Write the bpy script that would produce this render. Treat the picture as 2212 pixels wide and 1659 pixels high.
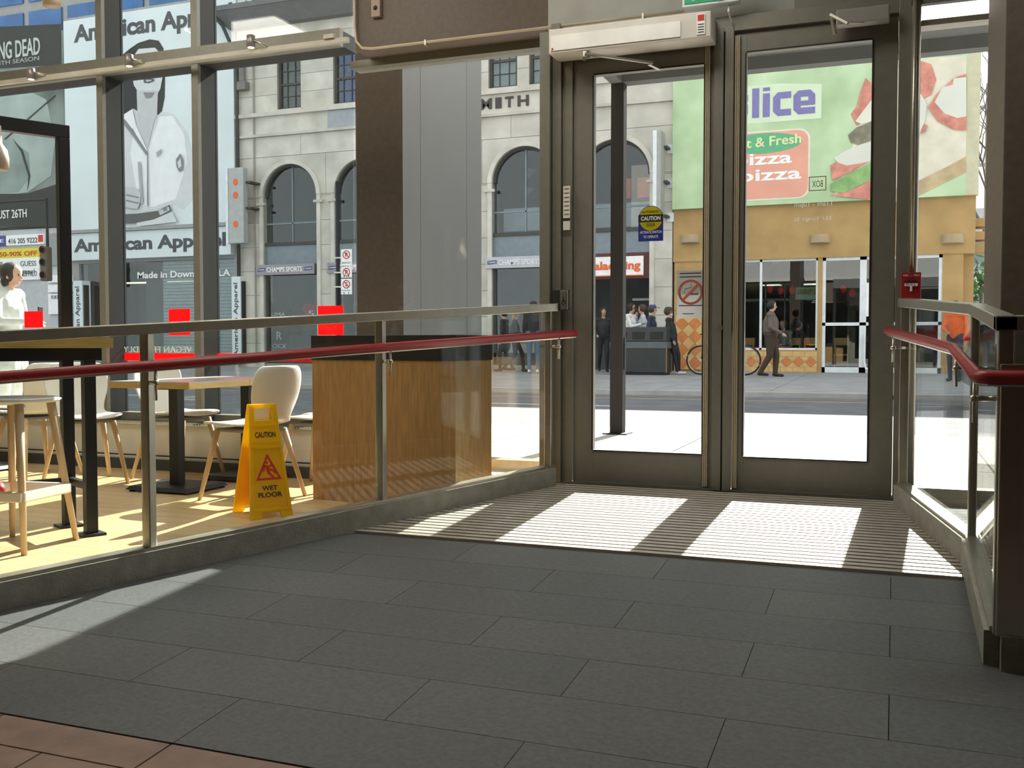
import bpy, bmesh, math, random
import numpy as np
from mathutils import Vector, Matrix
random.seed(7)
for o in list(bpy.data.objects): bpy.data.objects.remove(o)
SC = bpy.context.scene
COL = SC.collection
PI = math.pi

# ---------------------------------------------------------------- camera
F = 2150.0; CX, CY, HZ = 1106.0, 829.5, 745.0
YAW = math.radians(21); H = .83
TH = math.atan((CY - HZ) / F)
FW = Vector((-math.sin(YAW) * math.cos(TH), math.cos(YAW) * math.cos(TH), -math.sin(TH)))
RT = Vector((math.cos(YAW), math.sin(YAW), 0)); UP = RT.cross(FW)
CAM = Vector((0, 0, H))
cd = bpy.data.cameras.new('camera'); cam = bpy.data.objects.new('camera', cd); COL.objects.link(cam)
cd.sensor_width = 36; cd.lens = 36 * F / 2212; cd.clip_end = 300; cd.clip_start = .05
mw = Matrix((RT, UP, -FW)).transposed().to_4x4(); mw.translation = CAM
cam.matrix_world = mw; SC.camera = cam
# ---------------------------------------------------------------- sky, sun, exposure
wd = bpy.data.worlds.new('sky'); SC.world = wd; wd.use_nodes = True
bg = wd.node_tree.nodes['Background']
bg.inputs[0].default_value = (.93, .98, 1.0, 1); bg.inputs[1].default_value = 1.35
EL, AZ = math.radians(34.6), math.radians(2.5)
sd = Vector((-math.sin(AZ) * math.cos(EL), -math.cos(AZ) * math.cos(EL), -math.sin(EL)))
sl = bpy.data.lights.new('sun', 'SUN'); sl.energy = 20; sl.angle = math.radians(.53); sl.color = (1, .95, .87)
so = bpy.data.objects.new('sun', sl); COL.objects.link(so); so.rotation_euler = sd.to_track_quat('-Z', 'Y').to_euler()
so.location = (0, 30, 30)
vs = SC.view_settings
vs.view_transform = 'Standard'; vs.look = 'None'; vs.gamma = 1; vs.use_curve_mapping = False; vs.exposure = 0.3
try: SC.cycles.transparent_max_bounces = 24
except Exception: pass

# ---------------------------------------------------------------- helpers: pixel -> point, materials, meshes
def ray(px, py): return FW + RT * ((px - CX) / F) + UP * ((CY - py) / F)
def at(px, py, Y):
    r = ray(px, py); return CAM + r * (Y / r.y)
def q(px, py, Y):
    p = at(px, py, Y); return p.x, p.z
def onz(px, py, z):
    r = ray(px, py); return CAM + r * ((z - H) / r.z)
KF, YL = .07, 5.6
def zf(Y): return KF * (Y - YL) if Y < YL else 0.0
SEAT = -.09            # level of the seating floor
FAR = .12              # level of the pavement across the street

MATS = {}
def M(name, col, rough=.6, metal=0, var=.08, scale=6, bump=0, bscale=60, emit=0, stretch=None, col2=None, spec=.4):
    if name in MATS: return MATS[name]
    m = bpy.data.materials.new(name); m.use_nodes = True; MATS[name] = m
    nt = m.node_tree; b = nt.nodes['Principled BSDF']
    b.inputs['Roughness'].default_value = rough; b.inputs['Metallic'].default_value = metal
    b.inputs['Specular IOR Level'].default_value = spec
    tc = nt.nodes.new('ShaderNodeTexCoord'); mp = nt.nodes.new('ShaderNodeMapping')
    nt.links.new(tc.outputs['Object'], mp.inputs[0])
    if stretch: mp.inputs['Scale'].default_value = stretch
    n = nt.nodes.new('ShaderNodeTexNoise'); n.inputs['Scale'].default_value = scale; n.inputs['Detail'].default_value = 4
    nt.links.new(mp.outputs[0], n.inputs['Vector'])
    r = nt.nodes.new('ShaderNodeValToRGB'); nt.links.new(n.outputs[0], r.inputs[0])
    c2 = col2 or tuple(min(1, c * (1 + var)) for c in col); c1 = tuple(c * (1 - var) for c in col)
    r.color_ramp.elements[0].position = .3; r.color_ramp.elements[1].position = .7
    r.color_ramp.elements[0].color = (*c1, 1); r.color_ramp.elements[1].color = (*c2, 1)
    nt.links.new(r.outputs[0], b.inputs['Base Color'])
    if emit:
        nt.links.new(r.outputs[0], b.inputs['Emission Color']); b.inputs['Emission Strength'].default_value = emit
    if bump:
        n2 = nt.nodes.new('ShaderNodeTexNoise'); n2.inputs['Scale'].default_value = bscale
        nt.links.new(mp.outputs[0], n2.inputs['Vector'])
        bp = nt.nodes.new('ShaderNodeBump'); bp.inputs['Strength'].default_value = bump; bp.inputs['Distance'].default_value = .01
        nt.links.new(n2.outputs[0], bp.inputs['Height']); nt.links.new(bp.outputs[0], b.inputs['Normal'])
    return m
def G(name, tint=(.95, .97, .96), refl=.04, rough=0.0):
    if name in MATS: return MATS[name]
    m = bpy.data.materials.new(name); m.use_nodes = True; MATS[name] = m
    nt = m.node_tree; nt.nodes.remove(nt.nodes['Principled BSDF']); out = nt.nodes['Material Output']
    t = nt.nodes.new('ShaderNodeBsdfTransparent'); g = nt.nodes.new('ShaderNodeBsdfGlossy'); mx = nt.nodes.new('ShaderNodeMixShader')
    t.inputs[0].default_value = (*tint, 1); g.inputs['Roughness'].default_value = rough
    lw = nt.nodes.new('ShaderNodeLayerWeight'); lw.inputs[0].default_value = .5
    pw = nt.nodes.new('ShaderNodeMath'); pw.operation = 'POWER'; pw.inputs[1].default_value = 5
    ma = nt.nodes.new('ShaderNodeMath'); ma.operation = 'MULTIPLY_ADD'; ma.inputs[1].default_value = .9; ma.inputs[2].default_value = refl
    nt.links.new(lw.outputs['Facing'], pw.inputs[0]); nt.links.new(pw.outputs[0], ma.inputs[0]); nt.links.new(ma.outputs[0], mx.inputs[0])
    nt.links.new(t.outputs[0], mx.inputs[1]); nt.links.new(g.outputs[0], mx.inputs[2]); nt.links.new(mx.outputs[0], out.inputs[0])
    return m

def T(name, col, amt=.5, **kw):                 # thin plastic or vinyl that glows when lit from behind
    m = M(name, col, **kw)
    nt = m.node_tree
    if 'tr' in nt.nodes: return m
    b = nt.nodes['Principled BSDF']; out = nt.nodes['Material Output']
    t = nt.nodes.new('ShaderNodeBsdfTranslucent'); t.name = 'tr'; mx = nt.nodes.new('ShaderNodeMixShader'); mx.inputs[0].default_value = amt
    nt.links.new(b.inputs['Base Color'].links[0].from_socket, t.inputs[0])
    nt.links.new(b.outputs[0], mx.inputs[1]); nt.links.new(t.outputs[0], mx.inputs[2]); nt.links.new(mx.outputs[0], out.inputs[0])
    return m
WM = {}
def wmat(o): return WM.get(o.name, Matrix.Identity(4)) if o else Matrix.Identity(4)
def tag(o, label=None, cat=None, group=None, kind=None):
    if label: o['label'] = label
    if cat: o['category'] = cat
    if group: o['group'] = group
    if kind: o['kind'] = kind
    return o
def thing(name, label, cat, loc=(0, 0, 0), rz=0, group=None, kind=None):
    o = bpy.data.objects.new(name, None); COL.objects.link(o); o.empty_display_size = .1
    o.location = loc; o.rotation_euler = (0, 0, rz)
    WM[o.name] = Matrix.Translation(Vector(loc)) @ Matrix.Rotation(rz, 4, 'Z')
    return tag(o, label, cat, group, kind)
def link(name, me, parent=None):
    o = bpy.data.objects.new(name, me); COL.objects.link(o)
    if parent: o.parent = parent; WM[o.name] = wmat(parent)
    return o
class MB:
    def __init__(s): s.v = []; s.f = []; s.m = []
    def add(s, vs, fs, mi=0):
        k = len(s.v); s.v += [tuple(p) for p in vs]
        for f in fs: s.f.append([i + k for i in f]); s.m.append(mi)
        return s
    def box(s, x0, x1, y0, y1, z0, z1, mi=0):
        vs = [(x, y, z) for z in (z0, z1) for y in (y0, y1) for x in (x0, x1)]
        return s.add(vs, [(0, 2, 3, 1), (4, 5, 7, 6), (0, 1, 5, 4), (2, 6, 7, 3), (0, 4, 6, 2), (1, 3, 7, 5)], mi)
    def hexa(s, lo, hi, mi=0):
        n = len(lo); fs = [tuple(reversed(range(n))), tuple(range(n, 2 * n))]
        fs += [(i, (i + 1) % n, n + (i + 1) % n, n + i) for i in range(n)]
        return s.add(list(lo) + list(hi), fs, mi)
    def prism(s, pts, y0, y1, mi=0):           # outline in x,z ; pushed along y
        return s.hexa([(x, y0, z) for x, z in pts], [(x, y1, z) for x, z in pts], mi)
    def bar(s, p, r, w, h, mi=0, up=(0, 0, 1)):
        p, r = Vector(p), Vector(r); d = (r - p).normalized(); u = Vector(up)
        if abs(d.dot(u)) > .98: u = Vector((0, 1, 0))
        a = d.cross(u).normalized() * (w / 2); b = a.cross(d).normalized() * (h / 2)
        c = lambda k: [k - a - b, k + a - b, k + a + b, k - a + b]
        return s.hexa(c(p), c(r), mi)
    def tube(s, path, r, n=10, mi=0, r2=None):
        path = [Vector(p) for p in path]; rings = []; N = len(path)
        for i, p in enumerate(path):
            d = (path[min(i + 1, N - 1)] - path[max(i - 1, 0)]).normalized()
            u = Vector((0, 0, 1)) if abs(d.z) < .95 else Vector((1, 0, 0))
            a = d.cross(u).normalized(); b = a.cross(d)
            rr = r if r2 is None else r + (r2 - r) * i / (N - 1)
            rings.append([p + a * rr * math.cos(2 * PI * k / n) + b * rr * math.sin(2 * PI * k / n) for k in range(n)])
        vs = [p for g in rings for p in g]
        fs = [(i * n + k, i * n + (k + 1) % n, (i + 1) * n + (k + 1) % n, (i + 1) * n + k) for i in range(N - 1) for k in range(n)]
        fs += [tuple(range(n)), tuple(range((N - 1) * n, N * n))]
        return s.add(vs, fs, mi)
    def lathe(s, prof, c=(0, 0, 0), n=16, mi=0, axis='z', caps=True):
        vs = []; c = Vector(c)
        for r, z in prof:
            for k in range(n):
                a = 2 * PI * k / n; x, y = r * math.cos(a), r * math.sin(a)
                vs.append(c + (Vector((x, y, z)) if axis == 'z' else Vector((x, z, y)) if axis == 'y' else Vector((z, x, y))))
        N = len(prof)
        fs = [(i * n + k, i * n + (k + 1) % n, (i + 1) * n + (k + 1) % n, (i + 1) * n + k) for i in range(N - 1) for k in range(n)]
        if caps: fs += [tuple(range(n)), tuple(range((N - 1) * n, N * n))]
        return s.add(vs, fs, mi)
    def ball(s, c, r, n=12, mi=0):
        r = r if hasattr(r, '__len__') else (r, r, r); c = Vector(c); vs = []; m = n // 2
        for i in range(m + 1):
            t = PI * (i + .02 * (i == 0) - .02 * (i == m)) / m
            for k in range(n):
                a = 2 * PI * k / n
                vs.append(c + Vector((r[0] * math.sin(t) * math.cos(a), r[1] * math.sin(t) * math.sin(a), r[2] * math.cos(t))))
        fs = [(i * n + k, i * n + (k + 1) % n, (i + 1) * n + (k + 1) % n, (i + 1) * n + k) for i in range(m) for k in range(n)]
        fs += [tuple(range(n)), tuple(range(m * n, (m + 1) * n))]
        return s.add(vs, fs, mi)
    def mesh(s, name, mats, parent=None, world=True, smooth=False):
        vs = s.v
        if world and parent:
            inv = wmat(parent).inverted(); vs = [tuple(inv @ Vector(p)) for p in vs]
        me = bpy.data.meshes.new(name); me.from_pydata(vs, [], s.f)
        bm = bmesh.new(); bm.from_mesh(me); bmesh.ops.recalc_face_normals(bm, faces=bm.faces); bm.to_mesh(me); bm.free()
        for m in (mats if isinstance(mats, (list, tuple)) else [mats]): me.materials.append(m)
        me.polygons.foreach_set('material_index', s.m)
        if smooth: me.polygons.foreach_set('use_smooth', [True] * len(me.polygons))
        return me
    def build(s, name, mats, parent=None, world=True, smooth=False, bevel=0):
        o = link(name, s.mesh(name, mats, parent, world, smooth), parent)
        if bevel:
            b = o.modifiers.new('bevel', 'BEVEL'); b.width = bevel; b.segments = 2; b.limit_method = 'ANGLE'
        return o
def box(name, mat, x0, x1, y0, y1, z0, z1, parent=None, bevel=0): return MB().box(x0, x1, y0, y1, z0, z1).build(name, mat, parent, bevel=bevel)
def copy_tree(o, parent=None, loc=None, rz=None):
    c = o.copy(); COL.objects.link(c); c.parent = parent
    if loc is not None: c.location = loc
    if rz is not None: c.rotation_euler = (0, 0, rz)
    for ch in list(o.children): copy_tree(ch, c)
    return c
def clip(poly, p, n):                          # keep the side of point p that normal n points to (2-D)
    out = []
    for i in range(len(poly)):
        a, b = poly[i], poly[(i + 1) % len(poly)]
        da = (a[0] - p[0]) * n[0] + (a[1] - p[1]) * n[1]; db = (b[0] - p[0]) * n[0] + (b[1] - p[1]) * n[1]
        if da >= 0: out.append(a)
        if da * db < 0:
            t = da / (da - db); out.append((a[0] + (b[0] - a[0]) * t, a[1] + (b[1] - a[1]) * t))
    return out
def eval_mesh(o):
    dg = bpy.context.evaluated_depsgraph_get(); dg.update()
    me = bpy.data.meshes.new_from_object(o.evaluated_get(dg)); d = o.data; bpy.data.objects.remove(o)
    return me
TXT = {}
def text_mesh(s, bold=0):
    k = (s, bold)
    if k not in TXT:
        cu = bpy.data.curves.new('t', 'FONT'); cu.body = s; cu.extrude = .5; cu.offset = bold; cu.resolution_u = 3
        o = bpy.data.objects.new('t', cu); COL.objects.link(o); me = eval_mesh(o)
        TXT[k] = ([v.co.copy() for v in me.vertices], [list(p.vertices) for p in me.polygons])
    return TXT[k]
def text(s, x0, x1, z0, z1, Y, mat, parent, mirror=False, depth=.02, bold=0, up=False, name='lettering', slope=0):
    vs, fs = text_mesh(s, bold)
    xs = [v.x for v in vs]; ys = [v.y for v in vs]; a, b, c, d = min(xs), max(xs), min(ys), max(ys)
    mb = MB(); pts = []
    for v in vs:
        u = (v.x - a) / (b - a); w = (v.y - c) / (d - c)
        if mirror: u = 1 - u
        if up: x = x1 - (x1 - x0) * w; z = z0 + (z1 - z0) * u
        else: x = x0 + (x1 - x0) * u; z = z0 + (z1 - z0) * w + slope * u
        pts.append((x, Y - v.z * depth, z))
    return mb.add(pts, fs).build(name, mat, parent)
def plate(name, mat, outer, holes, Y0, Y1, parent=None):   # wall slab with holes, outline in x,z
    cu = bpy.data.curves.new('p', 'CURVE'); cu.dimensions = '2D'; cu.fill_mode = 'BOTH'; cu.extrude = .5
    for pts in [outer] + holes:
        sp = cu.splines.new('POLY'); sp.points.add(len(pts) - 1); sp.use_cyclic_u = True
        for i, (x, z) in enumerate(pts): sp.points[i].co = (x, z, 0, 1)
    o = bpy.data.objects.new('p', cu); COL.objects.link(o); me = eval_mesh(o)
    mb = MB().add([(v.co.x, (Y0 + Y1) / 2 + v.co.z * (Y1 - Y0), v.co.y) for v in me.vertices], [list(p.vertices) for p in me.polygons])
    return mb.build(name, mat, parent)
def rect(x0, x1, z0, z1): return [(x0, z0), (x1, z0), (x1, z1), (x0, z1)]
def arch(cx, r, z0, zs, n=20): return [(cx - r, z0), (cx + r, z0)] + [(cx + r * math.cos(a), zs + r * math.sin(a)) for a in [PI * i / n for i in range(n + 1)]]
def pxpoly(pts, Y): return [q(x, y, Y) for x, y in pts]

# ---------------------------------------------------------------- materials
m_frame = M('dark bronze aluminium', (.19, .182, .152), .45, .3, .06, 20, .05, 300)
m_framel = M('brushed aluminium', (.42, .40, .33), .32, .8, .06, 20)
m_chan = M('grey window channel', (.045, .047, .05), .75, 0, .05, spec=.15)
m_brown = M('brown laminate panel', (.10, .075, .055), .5, 0, .12, 30, .05, 200)
m_pillar = M('brown stone-look pillar', (.13, .105, .08), .6, 0, .12, 25, .06, 150)
m_grey = M('grey wall paint', (.36, .36, .33), .8)
m_black = M('black powder coated steel', (.018, .019, .022), .45, .3, .1)
m_steel = M('stainless steel', (.5, .48, .42), .28, .9, .05)
m_white = M('white plastic', (.8, .79, .76), .4)
m_cream = M('off white paint', (.62, .59, .54), .55)
m_red = M('red handrail vinyl', (.30, .022, .022), .35, 0, .08)
m_glass = G('storefront glass', (.90, .925, .915))
m_glassd = G('door glass', (.95, .96, .955))
m_rail = G('railing glass', (.93, .95, .935), .03)
m_conc = M('curb concrete', (.27, .26, .225), .8, 0, .15, 14, .2, 80)
m_slate = M('charcoal porcelain tile', (.090, .096, .099), .55, 0, .18, 60, .15, 220)
m_slate2 = M('charcoal porcelain tile paler', (.10, .105, .107), .55, 0, .18, 60, .15, 220)
m_grout = M('dark grout', (.066, .069, .07), .9)
m_slat = M('aluminium grille slat', (.40, .37, .32), .5, .2, .08, 30)
m_gap = M('dark grille carpet', (.11, .10, .09), .95)
m_btile = M('brown clay tile', (.26, .17, .13), .6, 0, .2, 9, .1, 100)
m_wood = M('pale oak plank', (.52, .38, .20), .35, 0, .12, 5, .03, 80, stretch=(1, 9, 1))
m_wood2 = M('honey oak plank', (.49, .34, .17), .35, 0, .12, 5, .03, 80, stretch=(1, 9, 1))
m_beech = M('beech wood', (.60, .44, .27), .45, 0, .12, 6, 0, 60, stretch=(6, 6, 1))
m_oakv = M('orange oak veneer', (.42, .24, .09), .45, 0, .18, 7, .04, 90, stretch=(9, 9, 1))
m_shell = M('white chair shell', (.74, .73, .70), .35, 0, .03)
m_ttop = M('grey laminate table top', (.38, .36, .36), .3, 0, .05)
m_tedge = M('oak table edge', (.46, .32, .11), .4, 0, .15, 7, 0, 60, stretch=(1, 1, 12))
m_yel = T('yellow safety plastic', (.95, .68, .008), .45, rough=.35, var=.04)
m_yel2 = T('yellow recessed plastic', (.93, .62, .006), .45, rough=.4, var=.04)
m_ink = M('black ink', (.015, .014, .013), .6)
m_redink = M('red ink', (.55, .03, .015), .5)
m_wink = M('white vinyl', (.85, .85, .85), .6)
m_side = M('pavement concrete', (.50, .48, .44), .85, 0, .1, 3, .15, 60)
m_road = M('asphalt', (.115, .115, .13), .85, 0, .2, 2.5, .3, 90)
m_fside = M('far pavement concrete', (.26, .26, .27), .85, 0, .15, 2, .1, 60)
m_curb = M('curbstone', (.36, .36, .35), .85, 0, .12, 4)
m_line = M('road paint white', (.7, .7, .68), .7, 0, .2, 10)
m_yline = M('road paint orange', (.40, .25, .12), .7, 0, .2, 10)
m_stone = M('limestone', (.52, .49, .425), .85, 0, .18, 1.3, .15, 25, col2=(.62, .585, .52))
m_stone2 = M('limestone paler', (.56, .53, .465), .85, 0, .16, 1.6, .15, 25, col2=(.67, .64, .57))
m_mortar = M('stone joint', (.30, .28, .24), .9)
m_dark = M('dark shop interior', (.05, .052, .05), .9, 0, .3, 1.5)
m_sglass = G('shop window glass', (.80, .85, .86), .07)
m_sash = M('dark painted sash', (.06, .062, .055), .6)
m_tan = M('tan stucco', (.42, .275, .115), .85, 0, .14, 1.6, .2, 40)
m_wframe = M('white painted aluminium', (.70, .74, .76), .45)
m_green = M('printed green billboard', (.40, .58, .30), .6, 0, .25, .6, 0, 50, col2=(.62, .76, .50))
m_conduit = M('cream conduit', (.45, .38, .26), .4)

# ================================================================ interior floors
RA, RB = Vector((-1.892, 5.572)), Vector((-3.237, 2.869))      # left railing line
RD = (RB - RA).normalized(); RN = Vector((-RD.y, RD.x))
if RN.x < 0: RN = -RN                                          # towards the ramp
def on_rail(px):
    k = q(px, 800, 1.0)[0]
    t = (k * RA.y - RA.x) / (RD.x - k * RD.y); return t
floor = thing('floor', 'sloping vestibule floor of charcoal tile with a ribbed metal entrance grille', 'floor', (0, 0, 0), kind='structure')
def slab(pts, th, parent, name, mat, flat=None, bevel=0):
    zz = (lambda y: flat) if flat is not None else zf
    lo = [(x, y, zz(y) - th) for x, y in pts]; hi = [(x, y, zz(y)) for x, y in pts]
    return MB().hexa(lo, hi).build(name, mat, parent, bevel=bevel)
def ramp_side(poly): return clip(poly, tuple(RA), tuple(RN))
def seat_side(poly): return clip(poly, tuple(RA), tuple(-RN))
base = MB()
for y0, y1 in ((-6.5, 5.6), (5.6, 5.95)):
    p = ramp_side([(-9, y0), (3.2, y0), (3.2, y1), (-9, y1)])
    base.hexa([(x, y, zf(y) - .25) for x, y in p], [(x, y, zf(y) - .012) for x, y in p])
base.build('substrate', m_grout, floor)
def tile_run(y0, y1, dy, dx, x0, x1, mats, gap, off):
    y = y1; r = 0
    while y > y0 + .01:
        ya = max(y0, y - dy); x = x0 - (r % 2) * off
        while x < x1:
            p = [(x + gap, ya + gap), (x + dx - gap, ya + gap), (x + dx - gap, y - gap), (x + gap, y - gap)]
            p = ramp_side(clip(p, (x1, 0), (-1, 0)))
            if len(p) > 2: slab(p, .012, floor, 'tile', random.choice(mats))
            x += dx
        y = ya; r += 1
tile_run(2.14, 4.24, .30, .9, -3.6, 3.0, [m_slate, m_slate2], .0012, .42)
tile_run(.5, 2.135, .15, .6, -3.6, .6, [m_btile], .003, .3)
p = ramp_side([(-9, -6.5), (3.2, -6.5), (3.2, .5), (-9, .5)]); slab(p, .01, floor, 'tile_field', m_btile)
gs = MB(); y = 5.62
while y > 4.27:
    p = ramp_side([(-4, y - .036), (.36, y - .036), (.36, y), (-4, y)])
    p = clip(p, (.045, 5.56), (-.96, -.27))
    if len(p) > 2: gs.hexa([(a, b, zf(b) - .009) for a, b in p], [(a, b, zf(b) + .004) for a, b in p])
    y -= .054
tag(gs.build('grille_slats', m_slat, floor), kind='stuff')
p = ramp_side([(-4, 4.24), (1.5, 4.24), (1.5, 5.7), (-4, 5.7)]); MB().hexa([(x, y, zf(y) - .02) for x, y in p], [(x, y, zf(y) - .0095) for x, y in p]).build('grille_carpet', m_gap, floor)

fs = thing('floor_seating', 'light oak plank floor of the seating area behind the glass railing', 'floor', (0, 0, 0), kind='structure')
p = seat_side([(-9, -6), (3, -6), (3, 5.97), (-9, 5.97)])
slab(p, .2, fs, 'substrate', m_grout, SEAT - .01)
y = 5.97; r = 0
while y > 2.2:
    x = -7.6 - random.random() * .9
    while x < -1.8:
        L = 1.2
        p = seat_side([(x + .001, y - .129), (x + L - .001, y - .129), (x + L - .001, y - .001), (x + .001, y - .001)])
        if len(p) > 2: slab(p, .01, fs, 'plank', random.choice([m_wood, m_wood2, m_wood]), SEAT)
        x += L
    y -= .13
p = seat_side([(-9, -6), (3, -6), (3, 2.19), (-9, 2.19)]); slab(p, .01, fs, 'plank_field', m_wood, SEAT)

# ================================================================ room shell
CEIL = 3.75
def struct(o, label, cat): return tag(o, label, cat, kind='structure')
struct(box('ceiling', M('ceiling paint', (.5, .48, .44), .9), -9, 3.2, -6.5, 6.35, CEIL, CEIL + .15), 'plain painted ceiling of the vestibule', 'ceiling')
struct(box('wall_left', m_grey, -9.15, -9, -6.5, 6.35, -.7, CEIL), 'grey wall at the far end of the seating area', 'wall')
struct(box('wall_right', m_pillar, 3.2, 3.35, -6.5, 6.0, -.7, CEIL), 'brown wall beyond the right railing', 'wall')
struct(box('wall_back', m_brown, -9, 3.2, -6.65, -6.5, -1.2, CEIL), 'brown wall behind the viewer', 'wall')
# upper outside wall of our building
struct(box('wall_outside', M('outside cladding', (.4, .4, .4), .7), -12, 6, 6.0, 6.35, CEIL + .15, 9.5), 'grey clad outside wall above the shop window', 'wall')
# column and panel over the doors
FY = 7.4; FX0, FX1 = q(768, 300, FY)[0], q(868, 300, FY)[0]; FY1 = FX1 / (q(1040, 300, 1.0)[0]); WX = q(768, 300, 6.17)[0]
wc = thing('wall_column', 'brown column with grey side panels on the pavement just outside the shop window', 'column', (FX0, FY, 0), kind='structure')
m_col = M('dark brown column render', (.055, .042, .031), .7, 0, .15, 25, .06, 150, spec=.15)
box('brown_front', m_col, FX0, FX1, FY, FY + .012, 0, 4.6, wc); box('core', m_col, FX0, FX1 - .012, FY + .012, FY1, 0, 4.6, wc)
m_clad = M('grey metal cladding', (.085, .087, .087), .55, 0, .06, 1.5, spec=.25)
cuts = [FY] + [FX1 / q(p, 300, 1.0)[0] for p in (908, 1008)] + [FY1]
for u, v in zip(cuts[:-1], cuts[1:]): box('side_panel', m_clad, FX1 - .012, FX1, u + .003, v - .003, 0, 4.6, wc)
hd = thing('wall_header', 'brown panel and grey wall strip above the doors', 'wall', (-1.5, 5.7, 2.7), kind='structure')
HY = 5.9; BZ = q(1000, 82, HY)[1]; bxm = q(1184, 60, HY)[0]
box('brown_panel', m_brown, q(768, 50, HY)[0], bxm, HY, 6.2, BZ, CEIL, hd)
box('grey_panel', m_grey, bxm, -.55, HY, 6.2, 2.60, CEIL, hd)
box('dark_panel', m_frame, -.55, .06, 5.85, 6.2, 2.60, CEIL, hd)
box('side_panel', m_frame, .06, 3.2, 5.66, 5.70, 2.60, CEIL, hd); box('side_panel_top', m_frame, .06, 3.2, 5.70, 5.9, 2.75, CEIL, hd)
# right pillar
struct(box('wall_pillar', m_pillar, .405, 1.5, 4.55, 5.4, -.1, CEIL, bevel=.004), 'wide brown pillar beyond the right-hand railing', 'pillar')

m_dif = M('fill light diffuser', (1, .94, .84), .5, emit=10)  # glowing panels out of view, added to brighten the frames and floor
for k, (x, y, lab) in enumerate(((-5.6, 4.35, 'added square fill light over the left end of the seating'), (-3.6, 4.35, 'added square fill light over the railing'), (-1.5, 4.25, 'added square fill light over the ramp nearest the doors'), (1.3, 4.0, 'added square fill light over the right of the hall'))):
    t = thing('fill_light', lab, 'fill light', (x, y, CEIL - .06), group='added fill lights of the hall')
    box('housing', m_white, x - .52, x + .52, y - .52, y + .52, CEIL - .04, CEIL, t); box('diffuser', m_dif, x - .48, x + .48, y - .48, y + .48, CEIL - .06, CEIL - .04, t)
# ---------------------------------------------------------------- left shop window
win = thing('window_1', 'tall shop window with dark mullions behind the cafe seating', 'window', (-5.5, 6.05, SEAT), kind='structure')
YF0, YG = 5.97, 6.17
def mull(px0, name='mullion'):
    x1 = q(px0, 300, YF0)[0]
    MB().box(x1 - .001, x1 + .055, YF0, YF0 + .035, .27, CEIL, 0).box(x1 + .004, x1 + .05, YF0 + .035, YG + .03, .27, CEIL, 1).build(name, [m_frame, m_chan], win)
    return x1
ml = [mull(-150), mull(210), mull(415)]
TZ = 2.86
box('transom_bar', m_frame, -9, WX, YF0 - .005, YF0 + .04, TZ, TZ + .12, win)
box('transom_soffit', m_chan, -9, WX, YF0 + .04, YG + .03, TZ + .005, TZ + .11, win)
edges = [-9] + [x + .03 for x in ml] + [WX]
for a, b in zip(edges[:-1], edges[1:]):
    box('glass_pane', m_glass, a + .02, b - .02, YG, YG + .012, .30, TZ + .02, win)
    box('glass_pane', m_glass, a + .02, b - .02, YG, YG + .012, TZ + .10, CEIL, win)
box('top_frame', m_frame, -9, WX, YF0, YG + .05, CEIL - .06, CEIL, win)
sill = thing('trim_1', 'low grey window ledge with a slotted top along the cafe window', 'ledge', (-6, 6.0, SEAT), kind='structure')
box('ledge_wall', m_cream, -9, WX, 5.95, 6.25, SEAT, .24, sill)
box('ledge_kick', M('black kick plate', (.03, .028, .026), .6), -9, WX, 5.942, 5.951, SEAT, SEAT + .10, sill)
sg = MB(); x = -8.9
while x < WX - .03: sg.box(x, x + .012, 5.955, 6.12, .243, .252); x += .024
tag(sg.build('ledge_slots', m_steel, sill), kind='stuff')
box('ledge_sill', m_framel, -9, WX, 5.93, 6.25, .235, .243, sill)
box('bottom_frame', m_frame, -9, WX, 6.12, 6.22, .243, .31, sill)

# ---------------------------------------------------------------- narrow window between column and doors
w2 = thing('window_2', 'narrow full-height window between the brown column and the door frame', 'window', (-2.4, 5.75, 0), kind='structure')
box('glass_pane', m_glassd, WX, -1.95, 6.17, 6.182, .06, BZ, w2); box('side_return', m_frame, -1.985, -1.93, 5.84, 6.25, 0, BZ, w2)
box('bottom_frame', m_framel, WX, -1.95, 6.10, 6.24, SEAT, .07, w2); box('floor_strip', m_wood2, WX, -1.99, 5.965, 6.10, SEAT - .03, SEAT, w2)
box('head_frame', m_frame, WX, -1.985, 6.10, 6.24, BZ - .05, BZ, w2)
# right side light
w3 = thing('window_3', 'side light to the right of the doors beside the red alarm box', 'window', (.5, 5.75, 0), kind='structure')
box('glass_pane', m_glassd, .10, 3.2, 5.735, 5.747, .06, 2.50, w3)
box('bottom_frame', m_framel, .10, 3.2, 5.70, 5.80, -.03, .07, w3)
box('transom_bar', m_framel, .10, 3.2, 5.69, 5.79, 2.495, 2.525, w3)
box('glass_pane', m_glassd, .10, 3.2, 5.735, 5.747, 2.525, 2.60, w3)
MB().tube([(.085, 5.66, 0), (.085, 5.66, 2.9)], .022, 12).build('jamb_tube', m_framel, w3, smooth=True)

# ---------------------------------------------------------------- doors
df = thing('trim_2', 'dark bronze metal frame around the two glass doors', 'door frame', (-.9, 5.73, 0), kind='structure')
box('jamb', m_frame, -1.99, -1.925, 5.64, 5.84, 0, 2.68, df, .003)
box('jamb', m_frame, -1.92, -1.865, 5.67, 5.84, 0, 2.68, df, .003)
box('jamb', m_frame, -1.862, -1.80, 5.69, 5.84, 0, 2.68, df, .003)
box('jamb', m_frame, .0, .068, 5.66, 5.84, 0, 2.86, df, .003)
box('centre_mullion', m_frame, -.965, -.912, 5.675, 5.80, 0, 2.60, df, .003)
box('centre_mullion', m_frame, -.904, -.856, 5.675, 5.80, 0, 2.60, df, .003)
box('mullion_gap', m_ink, -.912, -.904, 5.69, 5.79, 0, 2.60, df)
box('head', m_frame, -1.80, .0, 5.68, 5.84, 2.575, 2.66, df, .003)
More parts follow.
